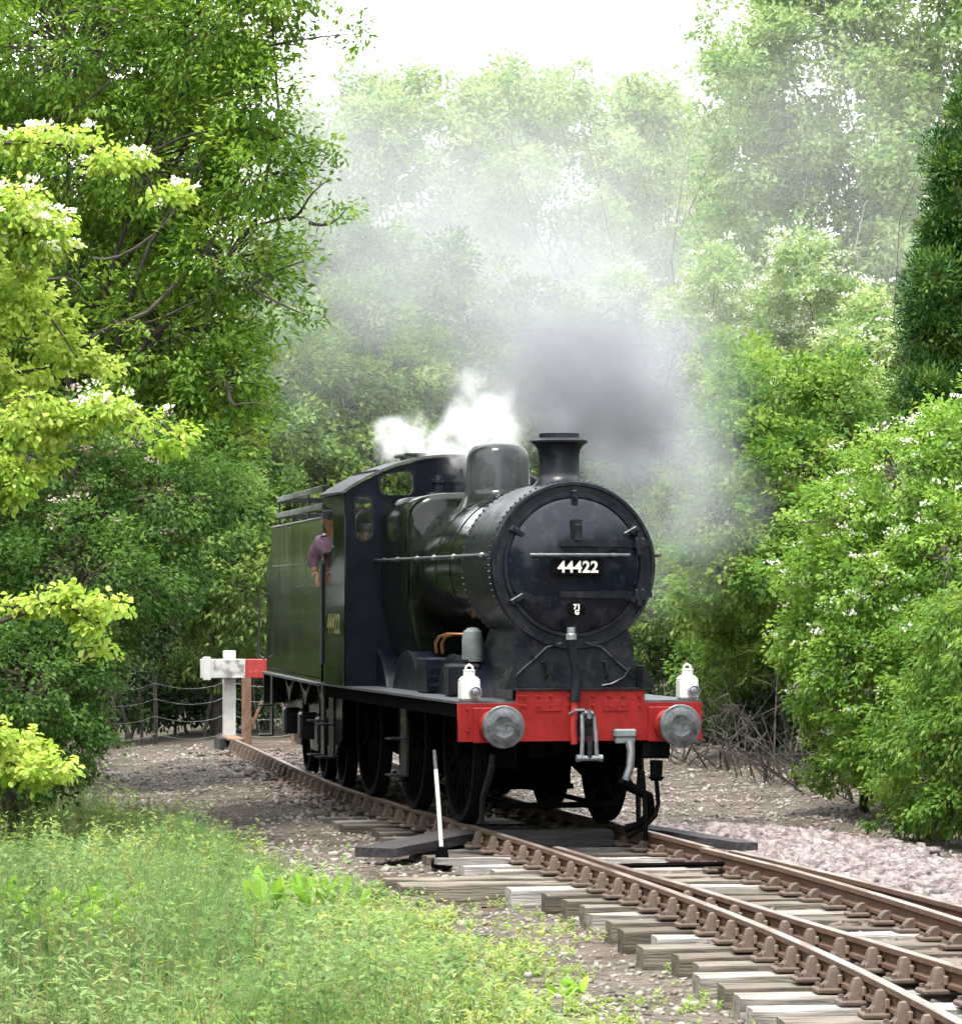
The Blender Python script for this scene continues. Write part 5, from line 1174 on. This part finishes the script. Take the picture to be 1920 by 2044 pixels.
# ------------------------------------------------------------------ loose stones, weeds and grass
CUBE_V = np.array([(-1, -1, -1), (1, -1, -1), (1, 1, -1), (-1, 1, -1), (-1, -1, 1), (1, -1, 1), (1, 1, 1), (-1, 1, 1)], float) * .5
CUBE_F = np.array([(0, 3, 2, 1), (4, 5, 6, 7), (0, 1, 5, 4), (1, 2, 6, 5), (2, 3, 7, 6), (3, 0, 4, 7)])
def stones(name, label, x, y, size, m, seed, lift=.2):
    g = np.random.default_rng(seed); n = len(x); z = ground_z(x, y)
    V = CUBE_V[None] * (1 + g.uniform(-.45, .25, (n, 8, 3)))
    V = V * (size * np.stack([g.uniform(.8, 1.5, n), g.uniform(.7, 1.1, n), g.uniform(.5, .8, n)], 1).T)[:, :].T[:, None, :] if False else V * (np.asarray(size)[:, None] * np.stack([g.uniform(.8, 1.5, n), g.uniform(.7, 1.1, n), g.uniform(.5, .85, n)], 1))[:, None, :]
    a = g.uniform(0, 2 * PI, n); t = g.normal(0, .4, n)
    ca, sa = np.cos(a)[:, None], np.sin(a)[:, None]; ct, st = np.cos(t)[:, None], np.sin(t)[:, None]
    X = V[..., 0] * ct - V[..., 2] * st; Z = V[..., 0] * st + V[..., 2] * ct; Y = V[..., 1]
    P = np.stack([X * ca - Y * sa + x[:, None], X * sa + Y * ca + y[:, None], Z + (z + np.asarray(size) * lift)[:, None]], -1).reshape(-1, 3)
    F = (np.arange(n)[:, None, None] * 8 + CUBE_F[None]).reshape(-1, 4)
    return tag(mobj(name, np_mesh(name, P, F), m), label, 'stones', kind='stuff')
g = np.random.default_rng(200)
# fresh pink ballast right of the line
def dR(x, y): return x - np.interp(y, yA, xA)
x = g.uniform(.6, 8.5, 70000); y = g.uniform(23, 41.3, 70000); r_ = dR(x, y); edge = vnoise(x, y, .9, 31) * .9
brn = dR(np.interp(y, yB, xB, right=-99), y); brn = np.where(y < 33.5, brn, 0)
k = (r_ > np.maximum(.95, brn + .95)) & (r_ < 3.45 + edge - np.clip((y - 39) / 3, 0, 1) * 1.2)
x, y = x[k][:15000], y[k][:15000]
stones('ballast', 'fresh pink granite ballast heaped beside the track', x, y, g.uniform(.055, .115, len(x)), 'stone_pink', 201, .4)
# ballast between the sleepers
y = 20 + 39 * g.random(11000) ** 1.2; x = np.interp(y, yA, xA) + g.uniform(-1.3, 1.3, 11000) + np.where(y < 33, g.uniform(0, 1, 11000) * np.clip(np.interp(y, yB, xB) - np.interp(y, yA, xA), 0, 3), 0)
stones('ballast', 'dusty brownish stones lying between the sleepers', x, y, g.uniform(.03, .065, len(x)), 'stone_track', 202, .3)
# grey brown cinders and stones
x = g.uniform(-6, 7, 40000); y = 20 + 42 * g.random(40000) ** 1.1
k = (grass_amount(x, y) < .6) & (np.abs(dR(x, y)) > 1.1); x, y = x[k][:17000], y[k][:17000]
stones('gravel', 'grey brown gravel scattered over the yard', x, y, g.uniform(.018, .055, len(x)) * (.7 + .8 * g.random(len(x)) ** 4), 'stone_grey', 203, .15)

DOCK = [(515, 28.5, .42, 2.2), (640, 30.5, .42, 2.2), (600, 30., .3, 2.0), (695, 30., .3, 1.8), (1130, 24.3, .3, 1.0), (1090, 24., .3, 1.0), (90, 27.6, .75, 2.2)]
def clear(x, y):
    f = np.ones(len(x))
    for px, d, r, fr in DOCK:
        x0 = W(px, 0, d)[0]; k = (np.abs(x - x0 * y / d) < r) & (y < d + .25) & (y > d - fr); f[k] *= .38
    return f
def weeds(name, label, x, y, hgt, leaf, stemm, seed, nl=11, Ln=.06, Wd=.022, lean=.12):
    g = np.random.default_rng(seed); n = len(x); z = ground_z(x, y) - .01; hgt = np.asarray(hgt) * clear(x, y)
    d = np.stack([g.normal(0, lean, n), g.normal(0, lean, n), np.ones(n)], 1) * hgt[:, None]
    base = np.stack([x, y, z], 1); idx = np.repeat(np.arange(n), nl); m_ = len(idx)
    f = g.random(m_) ** .8 * .95 + .05
    P = base[idx] + d[idx] * f[:, None]; an = g.uniform(0, 2 * PI, m_)
    A = unit(np.stack([np.cos(an), np.sin(an), g.uniform(.0, .9, m_)], 1)); U = np.array([0, 0, 1.]) + g.normal(size=(m_, 3)) * .3
    s = (.6 + .8 * g.random(m_)) * (1.15 - .5 * f)
    tint = np.clip(np.repeat(np.clip(.5 + vnoise(x, y, .8, 41) * .9 + g.normal(0, .2, n), 0, 1), nl) + g.normal(0, .15, m_), 0, 1)
    root = tag(mobj(name, leaf_mesh(name, P, A, U, Ln * s, Wd * s, tint, tri=(nl == 6)), leaf), label, 'weeds', kind='stuff')
    A2 = unit(d); leafm = leaf_mesh('stems', base, A2, np.stack([g.normal(size=n), g.normal(size=n), np.zeros(n)], 1) + 1e-3, hgt, np.full(n, .007), g.random(n)); mobj('stem', leafm, stemm, root)
    return root
def scatter(n, x0, x1, y0, y1, th, seed):
    g = np.random.default_rng(seed); x = g.uniform(x0, x1, n); y = g.uniform(y0, y1, n); k = g.random(n) < np.clip(grass_amount(x, y) - th, 0, 1) * np.clip(.85 + 1.9 * vnoise(x, y, .55, 48), .15, 1.3)
    return x[k], y[k]
x, y = scatter(9000, -6.5, 2.6, 20.5, 47, .15, 210)
weeds('weeds', 'tall straggly weeds filling the grassy foreground', x, y, g.uniform(.16, .55, len(x)) * np.clip(1 + 1.9 * vnoise(x, y, 1.1, 42) + .8 * vnoise(x, y, .45, 45), .25, 2) * np.clip((-dR(x, y) - 2.4) / 1.5, .22, 1), 'lf_weed', 'stem', 211, nl=14, Ln=.085, Wd=.030, lean=.22)
x, y = scatter(26000, -6.0, 2.6, 20.5, 40, .05, 212); yel = (-dR(x, y) < 3.3 + 1.2 * vnoise(x, y, 1.0, 44) + np.clip(24.5 - y, 0, 2) * .8)
h_ = g.uniform(.05, .20, len(x))
weeds('ground_cover', 'yellowish low ground cover plants along the edge of the weeds', x[yel], y[yel], h_[yel] * .8, 'lf_weed_y', 'stem', 213, nl=6, Ln=.055, Wd=.032, lean=.3)
weeds('ground_cover', 'green low ground cover plants under the taller weeds', x[~yel], y[~yel], h_[~yel], 'lf_weed', 'stem', 215, nl=6, Ln=.060, Wd=.030, lean=.3)
# grass blades
x, y = scatter(52000, -6.5, 2.2, 20.5, 46, .1, 214); n = len(x)
A = unit(np.stack([g.normal(0, .35, n), g.normal(0, .35, n), np.ones(n)], 1))
tag(mobj('grass', leaf_mesh('grass', np.stack([x, y, ground_z(x, y) - .01], 1), A, g.normal(size=(n, 3)), g.uniform(.10, .48, n) * np.clip(1 + 1.4 * vnoise(x, y, .9, 46), .4, 2) * clear(x, y) * np.clip((-dR(x, y) - 2.4) / 1.5, .25, 1), np.full(n, .009), np.clip(.45 + vnoise(x, y, 1.5, 43) * .8 + g.normal(0, .2, n), 0, 1)), 'lf_weed'), 'grass blades among the weeds', 'grass', kind='stuff')
# taller plants with pale seed heads standing above the rest
x, y = scatter(1500, -6.0, 2.0, 21, 45, .1, 230)
weeds('tall_weeds', 'taller thin weeds with pale leaves standing above the ground cover', x, y, g.uniform(.35, .75, len(x)) * np.where(y > 33, .8, 1) * np.clip((-dR(x, y) - 2.4) / 1.5, .3, 1), 'lf_weed_y', 'stem', 231, nl=18, Ln=.075, Wd=.022, lean=.10)
# sparse sprouts towards the track
x = g.uniform(-1.5, 3.2, 9000); y = g.uniform(20.5, 32, 9000); gr = grass_amount(x, y); k = (gr < .6) & (dR(x, y) < -1.32) & (g.random(9000) < np.clip(.1 + gr + 1.3 * vnoise(x, y, .5, 47), 0, 1) * np.clip((33 - y) / 6, .15, 1)); x, y = x[k], y[k]
weeds('sprouts', 'sparse yellow-green sprouts in the gravel beside the sleepers', x, y, g.uniform(.04, .13, len(x)), 'lf_weed_y', 'stem', 216, nl=9, Ln=.05, Wd=.02)
def rosette(label, px, py, d, n, Ln, Wd, seed, up=1.2, cat='plant', mtl='lf_dock'):
    g = np.random.default_rng(seed); p = W(px, py, d); p[2] = float(ground_z(p[0], p[1])) - .02
    r = empty('broadleaf_plant', tuple(p)); tag(r, label, cat)
    for i in range(n):
        a = g.uniform(0, 2 * PI); ax = Vector((math.cos(a) * .5, math.sin(a) * .5, up * g.uniform(.6, 1.2))).normalized(); sd = ax.cross(Vector((g.normal(), g.normal(), .3))).normalized(); nm = sd.cross(ax)
        L_ = Ln * g.uniform(.6, 1.1); V = []; F = []
        for k, t in enumerate(np.linspace(0, 1, 8)):
            c = ax * L_ * t - Vector((0, 0, 1)) * L_ * .25 * t ** 2.5; w = Wd * (.15 + math.sin(PI * min(.98, t ** .8)) ** .8) * .5 * (1 - .1 * t)
            if k == 7: w = .002
            V += [c + sd * w + nm * w * .35, c, c - sd * w + nm * w * .35]
            if k: F += [((k - 1) * 3, (k - 1) * 3 + 1, k * 3 + 1, k * 3), ((k - 1) * 3 + 1, (k - 1) * 3 + 2, k * 3 + 2, k * 3 + 1)]
        me = bpy.data.meshes.new('leaf'); me.from_pydata([tuple(v) for v in V], [], F); at_ = me.attributes.new('tint', 'FLOAT', 'FACE'); at_.data.foreach_set('value', [float(g.random())] * len(F))
        me.polygons.foreach_set('use_smooth', [True] * len(F)); mobj('leaf', me, mtl, r)
rosette('broad-leaved bright plant standing alone in the middle of the weeds', 515, 1720, 28.5, 9, .62, .12, 220)
rosette('pair of broad pointed leaves nearest the dark plank', 640, 1680, 30.5, 8, .55, .115, 221)
rosette('small broad-leaved plant between the two taller ones', 600, 1690, 30.0, 5, .42, .09, 222)
rosette('upright broad leaf at the end of the long timber', 695, 1690, 30.0, 4, .36, .10, 223)
rosette('spreading pale broad-leaved plant near the bottom of the weeds', 1130, 1870, 24.3, 8, .24, .05, 224, .6)
rosette('low spreading pale plant beside the sleepers', 1090, 1880, 24.0, 6, .22, .045, 225, .5)
rosette('small bright plant between the sleeper ends', 1215, 1760, 28.0, 7, .10, .04, 226, .9)
rosette('small leafy weed on the ballast beside the engine', 1330, 1570, 38.6, 12, .20, .05, 227, 1.0)
rosette('tiny leafy weed on the ballast close to the hanging pipe', 1300, 1575, 38.0, 6, .12, .05, 228, .7)
rosette('small bright weed against the near rail', 1790, 1960, 21.4, 7, .13, .04, 229, 1.0)
for i, (px, py, d) in enumerate(((70, 1750, 28), (150, 1730, 28.6), (200, 1760, 27.6), (40, 1800, 26.5), (120, 1790, 26.8), (230, 1720, 28.8), (10, 1720, 29), (90, 1840, 25.6))):
    rosette('bright nettle clump at the left of the weeds, ' + ('under the lowest lime spray', 'second in its back row', 'middle of the group', 'at the picture edge', 'in its front row', 'rightmost of the group', 'farthest left at the back', 'lowest of the group')[i], px, py, d, 16, .48, .10, 240 + i, .9, 'plant')
    bpy.data.objects[[o.name for o in bpy.data.objects if o.name.startswith('broadleaf_plant')][-1]]['group'] = 'bright nettle clumps in the left corner of the weeds'

# ------------------------------------------------------------------ smoke and steam
def plume(name, label, puffs, color, noise_scale, nlo, nhi, step=1.0, aniso=0.0, warp=.5, detail=3):
    pc = [(W(px, py, d), r, k) for px, py, d, r, k in puffs]; amp = warp / noise_scale
    # closed domain: hull of the puffs
    import bmesh
    bm = bmesh.new()
    for c, r, k in pc:
        t = bmesh.ops.create_icosphere(bm, subdivisions=2, radius=(r + amp * .6) * 1.06); bmesh.ops.translate(bm, verts=t['verts'], vec=Vector(c))
    h = bmesh.ops.convex_hull(bm, input=bm.verts[:]); hull = set(e for e in h['geom'] if isinstance(e, bmesh.types.BMFace))
    bmesh.ops.delete(bm, geom=[f for f in bm.faces if f not in hull], context='FACES'); bmesh.ops.delete(bm, geom=[v for v in bm.verts if not v.link_faces], context='VERTS')
    bmesh.ops.recalc_face_normals(bm, faces=bm.faces[:])
    me = bpy.data.meshes.new(name); bm.to_mesh(me); bm.free()
    m = bpy.data.materials.new(name); m.use_nodes = True; nt = m.node_tree; N = nt.nodes; L = nt.links; N.clear()
    out = N.new('ShaderNodeOutputMaterial'); pv = N.new('ShaderNodeVolumePrincipled'); L.new(pv.outputs[0], out.inputs['Volume'])
    pv.inputs['Color'].default_value = (*color, 1); pv.inputs['Anisotropy'].default_value = aniso
    gm = N.new('ShaderNodeNewGeometry'); nz = N.new('ShaderNodeTexNoise'); nz.inputs['Scale'].default_value = noise_scale; nz.inputs['Detail'].default_value = detail; nz.inputs['Roughness'].default_value = .58
    L.new(gm.outputs['Position'], nz.inputs['Vector'])
    sb_ = N.new('ShaderNodeVectorMath'); sb_.operation = 'SUBTRACT'; sb_.inputs[1].default_value = (.5, .5, .5); L.new(nz.outputs['Color'], sb_.inputs[0])
    sc_ = N.new('ShaderNodeVectorMath'); sc_.operation = 'SCALE'; sc_.inputs['Scale'].default_value = amp; L.new(sb_.outputs[0], sc_.inputs[0])
    ps = N.new('ShaderNodeVectorMath'); ps.operation = 'ADD'; L.new(gm.outputs['Position'], ps.inputs[0]); L.new(sc_.outputs[0], ps.inputs[1])
    acc = None
    for c, r, k in pc:
        ds = N.new('ShaderNodeVectorMath'); ds.operation = 'DISTANCE'; L.new(ps.outputs[0], ds.inputs[0]); ds.inputs[1].default_value = tuple(c)
        mr = N.new('ShaderNodeMapRange'); mr.interpolation_type = 'SMOOTHSTEP'; mr.inputs[1].default_value = r; mr.inputs[2].default_value = r * .1; mr.inputs[3].default_value = 0; mr.inputs[4].default_value = k
        L.new(ds.outputs['Value'], mr.inputs[0])
        if acc is None: acc = mr.outputs[0]
        else:
            ad = N.new('ShaderNodeMath'); ad.operation = 'ADD'; L.new(acc, ad.inputs[0]); L.new(mr.outputs[0], ad.inputs[1]); acc = ad.outputs[0]
    nr = N.new('ShaderNodeMapRange'); nr.inputs[1].default_value = nlo; nr.inputs[2].default_value = nhi; nr.inputs[3].default_value = .10; nr.inputs[4].default_value = 1.6; L.new(nz.outputs['Fac'], nr.inputs[0])
    mu = N.new('ShaderNodeMath'); mu.operation = 'MULTIPLY'; L.new(acc, mu.inputs[0]); L.new(nr.outputs[0], mu.inputs[1]); L.new(mu.outputs[0], pv.inputs['Density'])
    m.cycles.volume_step_rate = step
    return tag(mobj(name, me, m), label, 'smoke', kind='stuff')
plume('chimney_smoke', 'dark grey smoke rolling from the chimney',
      [(1120, 790, 37.3, .80, 2.1), (1200, 785, 37.5, .82, 1.9), (1060, 745, 37.6, .72, 1.1), (1130, 725, 38.0, .88, 1.1), (1090, 826, 36.8, .26, 3.4), (1262, 815, 37.7, .60, 1.7), (1025, 690, 38.6, .85, .6), (1190, 690, 38.4, .8, .8)],
      (.27, .275, .30), 1.9, .34, .64, warp=.9, detail=4)
plume('drifting_smoke', 'pale blue-grey smoke spreading round the dark plume and behind the smokebox',
      [(1030, 640, 40.5, 1.3, .40), (1180, 600, 40.5, 1.3, .36), (1310, 900, 40.2, 1.0, .75), (1395, 985, 41, .85, .6), (1210, 900, 40, .95, .7), (1290, 1070, 42, 1.0, .42), (1000, 760, 40.5, .85, .36), (1310, 740, 41.5, 1.2, .42), (965, 915, 39.0, .55, .55), (1120, 680, 39.2, 1.0, .5), (1250, 690, 39.2, .9, .5)],
      (.43, .44, .48), 1.2, .34, .68, warp=.8, detail=4)
plume('hanging_smoke', 'thin bluish smoke hanging between the trees above the engine',
      [(880, 560, 47, 2.2, .13), (720, 450, 51, 2.5, .14), (1120, 500, 50, 2.4, .11), (600, 400, 56, 2.8, .12), (980, 430, 56, 2.8, .10), (620, 640, 56, 2.6, .08), (880, 720, 54, 2.4, .06)],
      (.38, .395, .415), .6, .32, .68, warp=.9)
plume('hanging_smoke', 'wide thin veil of smoke in front of the skyline trees',
      [(700, 420, 88, 7.0, .030), (950, 420, 88, 7.5, .032), (1200, 420, 86, 7, .030), (1450, 430, 72, 5.5, .034), (1680, 420, 72, 5.5, .030), (1000, 700, 86, 7, .026), (1300, 640, 76, 5, .030)],
      (.50, .53, .50), .25, .30, .70, warp=.5, detail=2)
plume('safety_valve_steam', 'bright white steam blowing from the safety valves',
      [(905, 856, 41.7, .46, 5), (955, 838, 41.5, .48, 5), (862, 878, 41.9, .34, 6), (975, 795, 41.7, .44, 1.8), (932, 748, 42.0, .40, .9), (828, 886, 42.3, .30, 6), (918, 812, 41.8, .40, 2)],
      (.985, .985, .985), 3.6, .42, .62, warp=1.1, detail=4)
plume('whistle_steam', 'thin white wisp of steam above the cab roof', [(780, 855, 44.2, .36, 4), (755, 840, 44.4, .26, 4), (800, 830, 44.3, .28, 2.5), (745, 880, 44.4, .2, 2.5)], (.98, .98, .98), 4.0, .42, .60)
